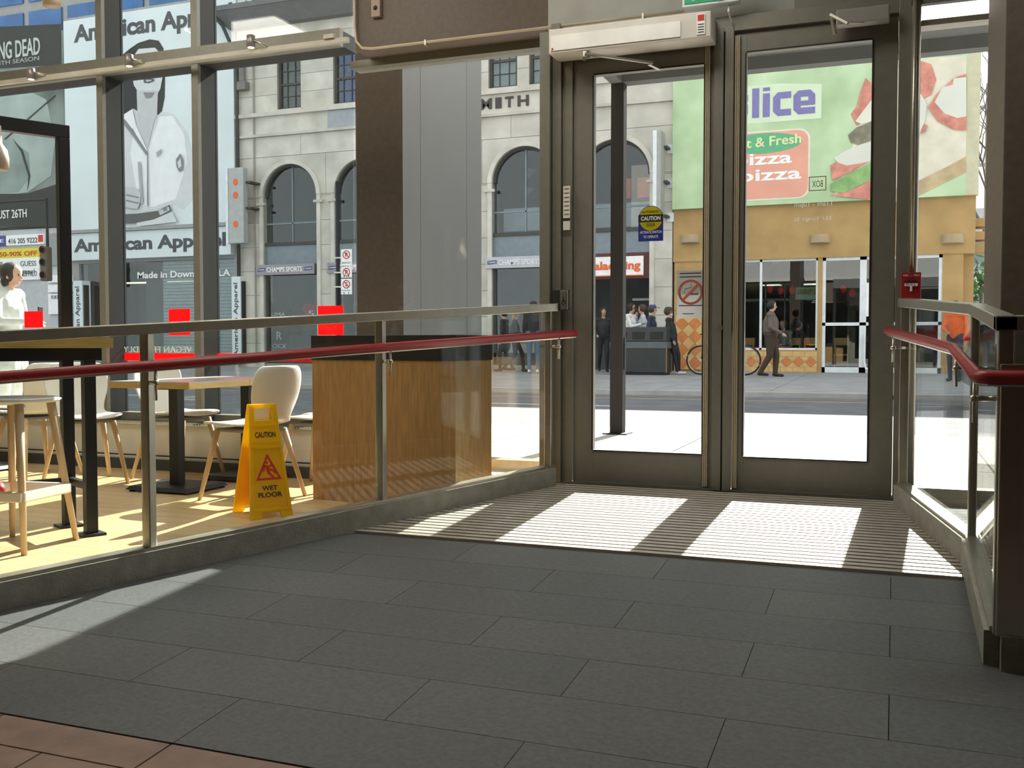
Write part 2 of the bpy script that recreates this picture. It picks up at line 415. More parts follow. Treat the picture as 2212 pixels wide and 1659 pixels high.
box('threshold', m_frame, -1.80, .0, 5.69, 5.84, -.01, .012, df)
def door(name, label, x0, x1, gx0, gx1, gz0, gz1, top):
    d = thing(name, label, 'door', ((x0 + x1) / 2, 5.73, 0), kind='structure')
    box('stile', m_frame, x0, gx0, 5.705, 5.75, .012, top, d, .002)
    box('stile', m_frame, gx1, x1, 5.705, 5.75, .012, top, d, .002)
    box('bottom_rail', m_frame, gx0, gx1, 5.705, 5.75, .012, gz0, d)
    box('top_rail', m_frame, gx0, gx1, 5.705, 5.75, gz1, top, d)
    box('glass_pane', m_glassd, gx0 - .005, gx1 + .005, 5.724, 5.732, gz0 - .005, gz1 + .005, d)
    b = MB()
    for a in ((gx0 - .008, gx0, gz0, gz1), (gx1, gx1 + .008, gz0, gz1)): b.box(a[0], a[1], 5.70, 5.706, a[2], a[3])
    b.box(gx0, gx1, 5.70, 5.706, gz0 - .008, gz0); b.box(gx0, gx1, 5.70, 5.706, gz1, gz1 + .008)
    b.build('glazing_bead', m_ink, d)
    return d
d1 = door('door_1', 'left glass door with the yellow automatic-door sticker', -1.797, -.968, -1.672, -1.026, .205, 2.415, 2.57)
d2 = door('door_2', 'right glass door with the mirrored address lettering', -.853, -.003, -.79, -.132, .20, 2.455, 2.57)
for d, x in ((d1, -1.003), (d2, -.838)):
    MB().box(x - .013, x - .006, 5.688, 5.704, .02, 2.55).box(x - .003, x + .004, 5.688, 5.704, .02, 2.55).box(x + .007, x + .013, 5.688, 5.704, .02, 2.55).build('edge_strip', m_conduit, d)
MB().lathe([(0.001, -.012), (.016, -.01), (.016, 0)], (q(1556, 708, 5.675)[0], 5.675, q(1556, 708, 5.675)[1]), 14, axis='y').build('lock_cylinder', m_steel, df)
# ================================================================ railings
def railing(name, label, pts, posts, side, hand, brackets):
    """pts: plan points; posts: plan points of posts; side: sign of the ramp side; hand: handrail path"""
    p0 = pts[0]; t = thing(name, label, 'railing', (p0[0], p0[1], zf(p0[1])))
    cur, top = MB(), MB()
    for a, b in zip(pts[:-1], pts[1:]):
        a, b = Vector(a), Vector(b); d = (b - a).normalized(); n = Vector((-d.y, d.x))
        def sec(mb, w, z0, z1, e=0):
            c = [a - d * e - n * w, a - d * e + n * w, b + d * e + n * w, b + d * e - n * w]
            mb.hexa([(p.x, p.y, zf(p.y) + z0) for p in c], [(p.x, p.y, zf(p.y) + z1) for p in c])
        sec(cur, .045, -.02, .108, .0); sec(top, .031, 1.03, 1.076, .031)
        cap = MB(); sec(cap, .03, .108, .122); cap.build('glazing_channel', m_framel, t)
        inner = [Vector(k) for k in posts if abs((Vector(k) - a).cross(d)) < .02 and -.01 < (Vector(k) - a).dot(d) < (b - a).length + .01]
        inner.sort(key=lambda k: (k - a).dot(d))
        ends = [a] + [k for k in inner if .05 < (k - a).dot(d) < (b - a).length - .05] + [b]
        for u, v in zip(ends[:-1], ends[1:]):
            uu, vv = u + d * .028, v - d * .028
            c = [uu - n * .006, uu + n * .006, vv + n * .006, vv - n * .006]
            MB().hexa([(p.x, p.y, zf(p.y) + .115) for p in c], [(p.x, p.y, zf(p.y) + 1.03) for p in c]).build('glass_panel', m_rail, t)
    cur.build('curb', m_conc, t); top.build('top_rail', m_framel, t, bevel=.004)
    for k in posts:
        MB().box(k[0] - .022, k[0] + .022, k[1] - .022, k[1] + .022, zf(k[1]) + .10, zf(k[1]) + 1.035).build('post', m_framel, t, bevel=.005)
    MB().tube(hand, .0215, 14).build('handrail', m_red, t, smooth=True)
    MB().tube([Vector(p) - Vector((0, 0, .022)) for p in hand], .006, 6).build('handrail_strip', m_steel, t)
    for k, h in brackets:
        k, h = Vector(k), Vector(h)
        MB().tube([(k.x, k.y, h.z - .075), (h.x, h.y, h.z - .075)], .009, 8).tube([(h.x, h.y, h.z - .15), (h.x, h.y, h.z - .015)], .007, 8).lathe([(.001, -.012), (.014, -.008), (.014, .008), (.001, .012)], (h.x, h.y, h.z - .075), 10).build('handrail_bracket', m_steel, t, smooth=True)
    return t
Lp = [RA + RD * on_rail(px) for px in (1185, 822, 318)]
B2 = RA + RD * 4.6
hoff = RN * .085
def hz(p, h=.9): return Vector((p.x + hoff.x, p.y + hoff.y, zf(p.y) + h))
railing('glass_railing', 'long glass railing with red handrail between the ramp and the cafe seating', [tuple(RA), tuple(B2)], [tuple(p) for p in Lp] + [tuple(RA + RD * 4.5)], 1,
        [hz(RA - RD * .12), hz(RA + RD * 1.5), hz(RA + RD * 3), hz(B2)], [(p, hz(p)) for p in Lp])
R0, R1, R2, R3 = (.050, 5.53), (.315, 4.50), (.315, 3.36), (2.4, 3.36)
hp = [(-.035, 5.60, zf(5.6) + .905), (.225, 4.47, zf(4.47) + .895), (.235, 3.31, zf(3.31) + .895), (.262, 3.285, zf(3.29) + .895), (2.4, 3.285, zf(3.285) + .895)]
railing('glass_railing', 'glass railing with red handrail right of the doors, turning at a corner post', [R0, R1, R2, R3], [R0, R1, R2, (1.3, 3.36)], -1, hp,
        [((.05, 5.5), (-.005, 5.47, zf(5.47) + .90)), ((.315, 4.48), (.235, 4.42, zf(4.42) + .893)), ((.315, 3.42), (.235, 3.40, zf(3.4) + .893)), ((.5, 3.36), (.5, 3.285, zf(3.285) + .893))])
box('corner_post', m_steel, .30, .385, 3.325, 3.395, zf(3.36) + .10, zf(3.36) + .93, bpy.data.objects['glass_railing.001'], .004)
# ================================================================ cafe furniture
def shell_mesh():
    prof = [(.225, .432), (.20, .446), (.10, .447), (0, .44), (-.10, .436), (-.165, .445), (-.205, .475), (-.228, .53), (-.245, .60), (-.262, .68), (-.276, .76), (-.284, .80)]
    wid = [.15, .20, .215, .215, .205, .185, .165, .175, .205, .215, .205, .165]
    vs = []; fs = []; n = 9
    for (y, z), w in zip(prof, wid):
        for k in range(n):
            u = -1 + 2 * k / (n - 1); e = abs(u) ** 2.2
            if z < .46: vs.append((w * u, y, z + .012 * e))
            else: vs.append((w * u, y + .045 * e, z))
    for i in range(len(prof) - 1):
        for k in range(n - 1): a = i * n + k; fs.append((a, a + 1, a + n + 1, a + n))
    return MB().add(vs, fs)
def make_chair():
    t = thing('cafe_chair', 'chair', 'chair')
    s = shell_mesh().build('shell', m_shell, t, smooth=True)
    so_ = s.modifiers.new('solid', 'SOLIDIFY'); so_.thickness = .014; su = s.modifiers.new('sub', 'SUBSURF'); su.levels = su.render_levels = 1
    MB().box(-.15, .15, -.15, .14, .405, .425).build('underframe', M('grey chair frame', (.2, .2, .2), .5), t, bevel=.01)
    for sx in (-1, 1):
        MB().tube([(sx * .145, .125, .415), (sx * .215, .205, 0)], .019, 10, r2=.012).build('leg', m_beech, t, smooth=True)
        MB().tube([(sx * .145, -.13, .415), (sx * .215, -.235, 0)], .019, 10, r2=.012).build('leg', m_beech, t, smooth=True)
    return t
ch0 = make_chair()
# (floor spot of the chair's centre, the way it faces)
CH = [(-5.62, 5.30, 78, 'white cafe chair half hidden behind the bar stool at the left edge'),
      (-5.02, 5.15, -122, 'white cafe chair on the near left side of the square tables'),
      (-4.62, 5.60, -100, 'white cafe chair on the far left side of the square tables by the window'),
      (-3.60, 5.00, 82, 'white cafe chair with its back turned, right behind the yellow floor sign'),
      (-3.46, 5.56, 92, 'white cafe chair squeezed between the wooden cabinet and the window')]
for i, (x, y, a, lab) in enumerate(CH):
    c = ch0 if i == 0 else copy_tree(ch0)
    c.location = (x, y, SEAT); c.rotation_euler = (0, 0, math.radians(a)); tag(c, lab, 'chair', 'white cafe chairs')
def cafe_table(label, x0, x1, y0, y1, zt, cx, cy):
    t = thing('cafe_table', label, 'table', (cx, cy, SEAT), group='square cafe tables')
    box('table_top', m_ttop, x0, x1, y0, y1, zt - .008, zt, t)
    box('table_edge', m_tedge, x0, x1, y0, y1, zt - .042, zt - .008, t)
    box('mounting_plate', m_black, cx - .12, cx + .12, cy - .12, cy + .12, zt - .055, zt - .042, t)
    box('pedestal', m_black, cx - .034, cx + .034, cy - .036, cy + .034, SEAT + .03, zt - .05, t, .004)
    MB().hexa([(cx - .24, cy - .20, SEAT + .012), (cx + .24, cy - .20, SEAT + .012), (cx + .24, cy + .20, SEAT + .012), (cx - .24, cy + .20, SEAT + .012)],
              [(cx - .22, cy - .18, SEAT + .035), (cx + .22, cy - .18, SEAT + .035), (cx + .22, cy + .18, SEAT + .035), (cx - .22, cy + .18, SEAT + .035)]).build('base_plate', m_black, t)
    for a in (-1, 1):
        for b in (-1, 1): MB().lathe([(.018, 0), (.018, .008), (.008, .012), (.008, .016)], (cx + a * .21, cy + b * .17, SEAT), 10).build('levelling_foot', m_black, t)
    return t
cafe_table('square table on a black pedestal, the nearer of the two pushed together', -4.56, -3.95, 4.88, 5.478, .605, -4.26, 5.14)
cafe_table('square table on a black pedestal, the one nearer the window, behind the first', -4.56, -3.95, 5.482, 5.93, .605, -4.14, 5.72)
cafe_table('square table on a black pedestal behind the bar stool, cut off by the left edge', -6.75, -6.1, 5.1, 5.7, .605, -6.30, 5.45)
# bar table along the railing
BD = Vector((RD.x, RD.y)); BP = Vector((-BD.y, BD.x))
if BP.x < 0: BP = -BP
bt = thing('bar_table', 'tall oak topped bar table with black steel legs at the left edge', 'table', (-3.62, 3.745, SEAT))
E0 = Vector((-3.76, 3.81)) - BD * .06
def bpt(u, w, z): p = E0 + BD * u + BP * w; return (p.x, p.y, z)
def bbox(u0, u1, w0, w1, z0, z1, name, mat, parent=bt, bevel=0):
    return MB().hexa([bpt(u0, w0, z0), bpt(u1, w0, z0), bpt(u1, w1, z0), bpt(u0, w1, z0)], [bpt(u0, w0, z1), bpt(u1, w0, z1), bpt(u1, w1, z1), bpt(u0, w1, z1)]).build(name, mat, parent, bevel=bevel)
bbox(-.03, 1.9, -.24, .24, .815, .865, 'table_top', m_tedge)
bbox(.0, 1.85, -.17, .17, .755, .815, 'apron', m_black)
for u in (.06, 1.05, 1.8):
    for w in (.155,):
        bbox(u - .027, u + .027, w - .027, w + .027, SEAT + .012, .76, 'leg', m_black, bevel=.003)
        bbox(u - .055, u + .055, w - .055, w + .055, SEAT, SEAT + .012, 'foot_plate', m_black)
bbox(.06, 1.8, -.13, -.10, .135, .165, 'foot_bar', m_black); bbox(.045, .075, -.13, .13, .13, .165, 'foot_bar', m_black)
# black portal frame holding the pendants
pf_ = thing('steel_portal_frame', 'black steel portal frame rising over the bar table at the left', 'frame', bpt(.06, -.155, SEAT))
bbox(.03, .085, -.182, -.128, SEAT + .012, 1.86, 'upright', m_black, pf_, .003)
bbox(.0, .115, -.21, -.10, SEAT, SEAT + .012, 'foot_plate', m_black, pf_)
bbox(.03, 1.9, -.182, -.128, 1.86, 1.925, 'beam', m_black, pf_, .003)
bbox(1.85, 1.905, -.182, -.128, SEAT, 1.86, 'upright', m_black, pf_, .003)
# bar stool
def make_stool(label, x, y, rz):
    t = thing('bar_stool', label, 'stool', (x, y, SEAT), rz)
    s = MB(); N = 18
    prof = [(.001, .652), (.12, .652), (.185, .662), (.195, .675), (.18, .682), (.10, .676), (.001, .674)]
    s.lathe(prof, (0, 0, 0), 22).build('seat', m_shell, t, world=False, smooth=True)
    for sx in (-1, 1):
        for sy in (-1, 1): MB().tube([(sx * .105, sy * .105, .655), (sx * .175, sy * .175, 0)], .021, 10, r2=.013).build('leg', m_beech, t, world=False, smooth=True)
    ring = MB(); k = .158
    for a, b in (((-k, -k), (k, -k)), ((k, -k), (k, k)), ((k, k), (-k, k)), ((-k, k), (-k, -k))): ring.bar((*a, .25), (*b, .25), .022, .045)
    ring.build('foot_rest', m_white, t, world=False, bevel=.006)
    return t
make_stool('white and beech bar stool standing between the railing and the bar table', -3.74, 3.42, math.radians(8))

# wet floor sign
W = Vector((.545, .838)); WN = Vector((.838, -.545))
p0 = onz(540, 1124, SEAT); p1 = onz(633, 1115, SEAT)
O = Vector((p0.x, p0.y)); W = (Vector((p1.x, p1.y)) - O); wl = W.length; W.normalize(); WN = Vector((W.y, -W.x))
yt = thing('wet_floor_sign', 'yellow folding wet floor caution sign standing open on the oak floor', 'floor sign', (p0.x, p0.y, SEAT))
HT, SP = .60, .30
def ypt(side, u, s, off=0):     # u along width (-.5..+.5 of the local width at that height), s height 0..1
    w = (wl * (1 - s) + wl * .62 * s) * u
    c = O + W * (wl / 2 + w); c = c - WN * (SP / 2) + WN * side * (SP / 2 * (1 - s) + .012 * s)
    c = c + WN * side * off
    return (c.x, c.y, SEAT + HT * s)
def ypanel(side, poly, o0, o1, name, mat, parent, bevel=0):
    return MB().hexa([ypt(side, u, s, o0) for u, s in poly], [ypt(side, u, s, o1) for u, s in poly]).build(name, mat, parent, bevel=bevel)
for side in (1, -1):
    p = ypanel(side, [(-.5, 0), (-.24, 0), (-.20, .05), (.20, .05), (.24, 0), (.5, 0), (.5, .86), (-.5, .86)], -.008, .008, 'panel', m_yel, yt, .003)
    ypanel(side, [(-.5, .86), (-.32, .86), (-.32, .965), (-.5, 1)], -.008, .008, 'handle_side', m_yel, p)
    ypanel(side, [(.32, .86), (.5, .86), (.5, 1), (.32, .965)], -.008, .008, 'handle_side', m_yel, p)
    ypanel(side, [(-.5, .965), (.5, .965), (.5, 1), (-.5, 1)], -.010, .010, 'handle_bar', m_yel, p)
    rib = MB()
    for a in ([(-.46, .09), (-.40, .09), (-.40, .62), (-.46, .62)], [(.40, .09), (.46, .09), (.46, .62), (.40, .62)], [(-.46, .07), (.46, .07), (.46, .09), (-.46, .09)], [(-.46, .61), (.46, .61), (.46, .63), (-.46, .63)],
              [(-.44, .66), (.44, .66), (.44, .67), (-.44, .67)], [(-.44, .80), (.44, .80), (.44, .815), (-.44, .815)]):
        rib.hexa([ypt(side, u, s, .006) for u, s in a], [ypt(side, u, s, .013) for u, s in a])
    rib.build('rim', m_yel, p)
    ypanel(side, [(-.39, .10), (.39, .10), (.39, .60), (-.39, .60)], .007, .0092, 'recess', m_yel2, p)
    def ytext(s, u0, u1, s0, s1):
        vs, fs_ = text_mesh(s, .02); xs = [v.x for v in vs]; ys = [v.y for v in vs]
        pts = [ypt(side, (u0 + (u1 - u0) * (v.x - min(xs)) / (max(xs) - min(xs))) * side, s0 + (s1 - s0) * (v.y - min(ys)) / (max(ys) - min(ys)), .0105 + v.z * .002) for v in vs]
        MB().add(pts, fs_).build('lettering', m_ink, p)
    ytext('CAUTION', -.33, .33, .705, .755); ytext('WET', -.2, .2, .245, .285); ytext('FLOOR', -.30, .30, .185, .228)
    tri = MB(); A3 = [(-.34, .335), (.34, .335), (0, .565)]
    def sc_(f): return [(u * f, .41 + (s - .41) * f) for u, s in A3]
    for i in range(3):
        j = (i + 1) % 3; o_, i_ = sc_(1), sc_(.76)
        a = [o_[i], o_[j], i_[j], i_[i]]
        tri.hexa([ypt(side, u, s, .0085) for u, s in a], [ypt(side, u, s, .0112) for u, s in a])
    for a in ([(-.06, .495), (.0, .495), (.0, .475), (-.06, .475)], [(-.10, .47), (.03, .455), (.05, .40), (-.02, .385)], [(-.16, .41), (-.12, .41), (-.06, .465), (-.10, .47)],
              [(.02, .45), (.05, .465), (.17, .465), (.17, .453), (.06, .45)], [(-.02, .39), (.03, .40), (.16, .355), (.10, .352)], [(.03, .42), (.06, .43), (.14, .425), (.22, .39), (.18, .385), (.12, .41)]):
        a = [(u * side, s) for u, s in a]
        tri.hexa([ypt(side, u, s, .0085) for u, s in a], [ypt(side, u, s, .0112) for u, s in a])
    tri.build('slip_pictogram', m_redink, p)

# wooden waste cabinet
c0, c1 = Vector((-3.228, 5.094)), Vector((-2.245, 4.982)); cw = (c1 - c0).normalized(); cn = Vector((-cw.y, cw.x))
cb = thing('waste_cabinet', 'oak veneer waste cabinet with a black top behind the glass railing', 'cabinet', (c0.x, c0.y, SEAT))
k = q(1062, 850, 1.0)[0]; tD = (k * c1.y - c1.x) / (cn.x - k * cn.y)
def cab(z0, z1, e, name, mat, d=tD):
    c = [c0 - cw * e - cn * e, c1 + cw * e - cn * e, c1 + cw * e + cn * (d + e), c0 - cw * e + cn * (d + e)]
    return MB().hexa([(p.x, p.y, z0) for p in c], [(p.x, p.y, z1) for p in c]).build(name, mat, cb, bevel=.002)
cab(SEAT, .742, 0, 'body', m_oakv); cab(.742, .885, .004, 'worktop', m_black)
wp = [c0 + cw * (c1 - c0).length * .5]
MB().hexa([(p.x, p.y, SEAT + .07) for p in (wp[0] - cw * .0015 - cn * .004, wp[0] + cw * .0015 - cn * .004, wp[0] + cw * .0015 + cn * .01, wp[0] - cw * .0015 + cn * .01)],
          [(p.x, p.y, .735) for p in (wp[0] - cw * .0015 - cn * .004, wp[0] + cw * .0015 - cn * .004, wp[0] + cw * .0015 + cn * .01, wp[0] - cw * .0015 + cn * .01)]).build('door_joint', m_oakv, cb)

# ================================================================ fittings
# track light
tr = thing('track_light', 'long metal light track running across the shop window', 'track light', (-6, 5.86, 2.83))
za = q(0, 182, 5.86)[1]; zb = q(745, 82, 5.86)[1]; zt = (za + zb) / 2
box('track', M('pale track paint', (.42, .40, .34), .4), -9, q(752, 80, 5.86)[0], 5.845, 5.88, zt - .018, zt + .012, tr)
m_bulb = M('warm lamp glow', (1, .72, .42), .5, emit=6)
m_head = M('grey lamp head', (.22, .20, .19), .4, .5)
for i, (px, py) in enumerate(((67, 160), (279, 131), (542, 90))):
    x, z = q(px, py, 5.80)
    s = thing('spot_head', ['leftmost small spotlight on the window light track', 'middle small spotlight on the window light track', 'rightmost small spotlight on the window light track'][i], 'spotlight', (x, 5.80, z), group='spotlights on the track')
    MB().lathe([(.026, -.04), (.029, -.038), (.029, .04), (.02, .045)], (x, 5.80, z), 16).build('lamp_can', m_head, s, smooth=True)
    MB().lathe([(.001, -.041), (.022, -.041), (.022, -.039), (.001, -.039)], (x, 5.80, z), 14).build('lamp_lens', m_bulb, s)
    MB().tube([(x + .02, 5.80, z + .01), (x + .10, 5.85, zt + .01)], .010, 8).build('arm', m_steel, s, smooth=True)
MB().box(q(700, 85, 5.84)[0], q(722, 80, 5.84)[0], 5.83, 5.85, zt + .012, zt + .04).build('feed_box', m_steel, tr)
# conduit over the doors
zc = BZ - .008
cx_ = q(766, 50, 5.87)[0]; cy_ = 5.87
cp = [(cx_, cy_, 3.7), (cx_, cy_, zc + .16), (cx_ + .012, cy_, zc + .06), (cx_ + .055, cy_, zc + .012), (cx_ + .13, cy_, zc), (-2.0, cy_, zc), (q(1478, 15, 5.87)[0], cy_, zc)]
co = thing('conduit_pipe', 'thin cream conduit bending from the column along the door header', 'conduit', (-2, 5.6, zc))
MB().tube(cp, .009, 8).build('pipe', m_conduit, co, smooth=True)
for x in (-2.85, -1.42): box('clip', m_framel, x - .006, x + .006, 5.86, 5.9, zc - .02, zc + .014, co)
# door operator + arm
dop = thing('door_operator', 'long white automatic door operator box above the left door', 'door operator', (-1.4, 5.6, 2.55))
box('housing', m_cream, -1.885, -.955, 5.50, 5.68, 2.505, 2.645, dop, .006)
box('cover_plate', m_white, -1.87, -1.12, 5.494, 5.50, 2.52, 2.605, dop)
box('label_plate', m_wink, -1.03, -.985, 5.494, 5.50, 2.52, 2.63, dop)
box('logo_patch', m_redink, -1.025, -.99, 5.491, 5.494, 2.595, 2.625, dop)
for k in range(4): box('label_line', m_chan, -1.024, -.991, 5.492, 5.494, 2.53 + k * .014, 2.534 + k * .014, dop)
box('rating_mark', m_redink, -1.865, -1.855, 5.491, 5.494, 2.525, 2.535, dop)
ax, az_ = q(1263, 116, 5.47); bx_, bz_ = q(1410, 136, 5.62)
MB().tube([(ax, 5.53, 2.52), (ax, 5.53, 2.475)], .016, 10).bar((ax - .02, 5.53, 2.47), (ax, 5.47, az_), .02, .03).build('arm_hub', m_steel, dop)
MB().bar((ax, 5.47, az_), (bx_, 5.62, bz_), .018, .012).build('arm', m_steel, dop)
MB().bar((bx_ - .02, 5.62, bz_), (bx_ + .02, 5.705, bz_ - .01), .02, .02).build('arm_shoe', m_steel, dop)
# closer on right door
dc = thing('door_closer', 'grey door closer with folded arm above the right door', 'door closer', (-.15, 5.62, 2.63))
x0, z0 = q(1806, 52, 5.58); x1, z1 = q(1922, 8, 5.58)
box('housing', M('grey closer casting', (.26, .25, .23), .5), x0, x1, 5.58, 5.66, z0 - .005, z1, dc, .006)
MB().bar((x0 - .03, 5.60, z0 + .06), (x0 + .06, 5.56, z0 - .01), .014, .012).bar((x0 - .03, 5.60, z0 + .06), (x0 - .01, 5.66, z0 - .03), .014, .012).bar((x0 + .05, 5.565, z0), (x0 + .14, 5.59, z0 - .006), .012, .01).build('arm', m_steel, dc)
# exit sign
ex = thing('exit_sign', 'green running-man exit sign hanging over the doors', 'exit sign', (-.95, 5.63, 2.78))
x0, z0 = q(1476, 26, 5.62); x1 = q(1598, 20, 5.62)[0]
box('housing', m_wframe, x0, x1, 5.59, 5.66, z0 + .015, z0 + .24, ex, .004)
m_exg = M('exit sign green', (.01, .22, .09), .4, emit=.35)
box('sign_face', m_exg, x0 + .012, x1 - .012, 5.585, 5.59, z0 + .03, z0 + .225, ex)
xm = (x0 + x1) / 2
man = MB()
for poly in ([(-.02, .15), (.05, .16), (.04, .09), (-.02, .085)], [(-.02, .09), (.02, .09), (-.04, .045), (-.10, .045), (-.10, .06), (-.05, .06)], [(.01, .09), (.04, .09), (.07, .06), (.06, .03), (.04, .03), (.05, .055)],
             [(.04, .16), (.05, .14), (.10, .11), (.10, .125)], [(-.02, .15), (-.02, .135), (-.07, .12), (-.07, .135)], [(.03, .175), (.055, .175), (.055, .20), (.03, .20)]):
    man.prism([(xm + a, z0 + b) for a, b in poly], 5.581, 5.586)
man.build('running_figure', M('exit sign white', (.8, .85, .82), .5, emit=.3), ex)
MB().tube([(x1 - .06, 5.63, z0 + .02), (x1 - .06, 5.61, z0 - .03), (x1 - .05, 5.66, z0 - .07)], .006, 6).build('cable', m_white, ex)
for x in (x0 + .05, x1 - .05): MB().tube([(x, 5.625, z0 + .24), (x, 5.625, CEIL)], .006, 6).build('hanger_rod', m_steel, ex)
# sensor on the brown panel, strip label, switch, alarm
sn = thing('motion_sensor', 'small beige motion sensor on the brown panel at the top', 'sensor', (-3.25, 5.88, 2.98))
x0, z0 = q(803, 38, 5.88); x1, z1 = q(822, 0, 5.88)
box('body', M('beige sensor', (.30, .22, .16), .5), x0, x1, 5.87, 5.9, z0, z1 + .03, sn, .003); MB().lathe([(.001, -.006), (.016, 0)], ((x0 + x1) / 2, 5.869, z1 - .05), 12, axis='y').build('lens', m_ink, sn)
ls = thing('door_label_strip', 'narrow pale printed strip stuck on the left door jamb', 'sticker', (-1.9, 5.67, 1.5))
x0, z0 = q(1216, 497, 5.66); x1, z1 = q(1231, 401, 5.66)
box('strip', m_cream, x0, x1, 5.664, 5.669, z0, z1, ls); box('black_bar', m_ink, x0, x1, 5.662, 5.664, z0 + .055, z0 + .07, ls)
for i in range(7): box('print_line', m_framel, x0 + .006, x1 - .006, 5.662, 5.664, z0 + .09 + i * .025, z0 + .096 + i * .025, ls)
swt = thing('door_switch', 'small steel door push switch with a wheelchair mark on the left jamb', 'switch', (-1.92, 5.62, .98))
x0, z0 = q(1197, 671, 5.63); x1, z1 = q(1229, 627, 5.63); xs = q(1214, 650, 5.63)[0]
box('back_box', m_ink, x0, x1, 5.60, 5.64, z0, z1, swt); box('plate', m_steel, xs, x1 + .004, 5.594, 5.60, z0 + .003, z1 - .003, swt, .002)
xc_ = (xs + x1) / 2; zc_ = (z0 + z1) / 2
MB().lathe([(.009, -.002), (.0125, -.002), (.0125, 0), (.009, 0)], (xc_, 5.594, zc_ - .015), 14, axis='y', caps=False).box(xc_ - .004, xc_, 5.592, 5.594, zc_ - .012, zc_ + .02).box(xc_ - .004, xc_ + .010, 5.592, 5.594, zc_ - .003, zc_ + .001).build('wheelchair_mark', m_ink, swt)
fa = thing('fire_alarm_box', 'red fire alarm pull station mounted right of the doors', 'fire alarm', (.03, 5.6, 1.1))
x0, z0 = q(1946, 649, 5.60); x1, z1 = q(1990, 588, 5.60)
m_fa = M('alarm red', (.32, .018, .02), .35); xc_ = (x0 + x1) / 2; w_ = x1 - x0; h_ = z1 - z0
box('housing', m_fa, x0, x1, 5.585, 5.655, z0, z1, fa, .004); box('lower_lip', m_fa, x0 + .02, x1 - .02, 5.59, 5.65, z0 - .012, z0, fa)
box('pull_slot', m_ink, xc_ - w_ * .3, xc_ + w_ * .3, 5.581, 5.585, z0 + h_ * .65, z0 + h_ * .70, fa)
tm = box('pull_bar', m_wink, xc_ - w_ * .33, xc_ + w_ * .33, 5.576, 5.584, z0 + h_ * .50, z0 + h_ * .60, fa); MB().box(xc_ - w_ * .06, xc_ + w_ * .06, 5.576, 5.584, z0 + h_ * .32, z0 + h_ * .50).build('pull_stem', m_wink, fa)
text('PULL', xc_ - w_ * .25, xc_ + w_ * .25, z0 + h_ * .525, z0 + h_ * .58, 5.576, m_ink, fa, depth=.002)
text('FIRE', x0 + w_ * .1, x0 + w_ * .36, z0 + h_ * .86, z0 + h_ * .92, 5.585, m_wink, fa, depth=.003); text('FEU', x1 - w_ * .36, x1 - w_ * .1, z0 + h_ * .86, z0 + h_ * .92, 5.585, m_wink, fa, depth=.003)
MB().lathe([(.001, -.004), (.009, -.004), (.010, 0)], (xc_, 5.585, z0 + h_ * .87), 12, axis='y').build('key_lock', m_steel, fa)
MB().tube([(.078, 5.64, z1), (.078, 5.64, 2.8)], .011, 8).build('feed_conduit', m_framel, fa, smooth=True)
# caution sticker on the left door
YS = 5.722
st = thing('caution_sticker', 'round-topped yellow and blue automatic door caution sticker on the left door glass', 'sticker', (-1.35, YS, 1.5))
x0, z0 = q(1379, 522, YS); x1, z1 = q(1433, 443, YS); r = (x1 - x0) / 2; xc_ = (x0 + x1) / 2; zs = z1 - r
MB().prism(arch(xc_, r, z0, zs), YS - .001, YS).build('backing', T('sticker blue', (.03, .05, .30), .4), st)
MB().lathe([(.001, -.0015), (r * .95, -.0015), (r * .95, 0)], (xc_, YS - .001, zs), 28, axis='y').build('yellow_disc', T('sticker yellow', (.85, .72, .01), .5), st)
box('black_band', m_ink, x0, x1, YS - .004, YS - .0026, zs - .02, zs + .022, st)
text('AUTOMATIC', xc_ - r * .68, xc_ + r * .68, zs + .03, zs + .045, YS - .0026, m_ink, st, depth=.002)
text('CAUTION', xc_ - r * .78, xc_ + r * .78, zs - .012, zs + .012, YS - .004, m_wink, st, depth=.002, bold=.02)
text('DOOR', xc_ - r * .34, xc_ + r * .34, zs - .047, zs - .028, YS - .0026, m_ink, st, depth=.002)
text('ACTIVATE SWITCH', x0 + .01, x1 - .01, z0 + .045, z0 + .06, YS - .001, m_wink, st, depth=.002); text('TO OPERATE', x0 + .03, x1 - .03, z0 + .018, z0 + .033, YS - .001, m_wink, st, depth=.002)
# no smoking sticker
ns = thing('no_smoking_sticker', 'white no-smoking sticker low on the right edge of the left door glass', 'sticker', (-1.1, YS, 1.1))
x0, z0 = q(1462, 688, YS); x1, z1 = q(1522, 584, YS); w_ = x1 - x0; h_ = z1 - z0; xc_ = (x0 + x1) / 2; zc_ = z0 + h_ * .55
box('backing', T('grey sticker film', (.55, .55, .53), .55), x0, x1, YS - .001, YS, z0 + h_ * .5, z1, ns); box('white_panel', T('white sticker film', (.72, .72, .72), .6), x0, x1, YS - .001, YS, z0, z0 + h_ * .5, ns)
m_nr = T('faded red ink', (.80, .25, .18), .5)
ring = MB(); R_ = w_ * .46
ring.lathe([(R_ * .8, -.002), (R_, -.002), (R_, -.001), (R_ * .8, -.001), (R_ * .8, -.002)], (xc_, YS, zc_), 30, axis='y', caps=False)
ring.bar((xc_ - R_ * .62, YS - .003, zc_ - R_ * .62), (xc_ + R_ * .62, YS - .003, zc_ + R_ * .62), .002, R_ * .22, up=(-1, 0, 1)); ring.build('prohibition_ring', m_nr, ns)
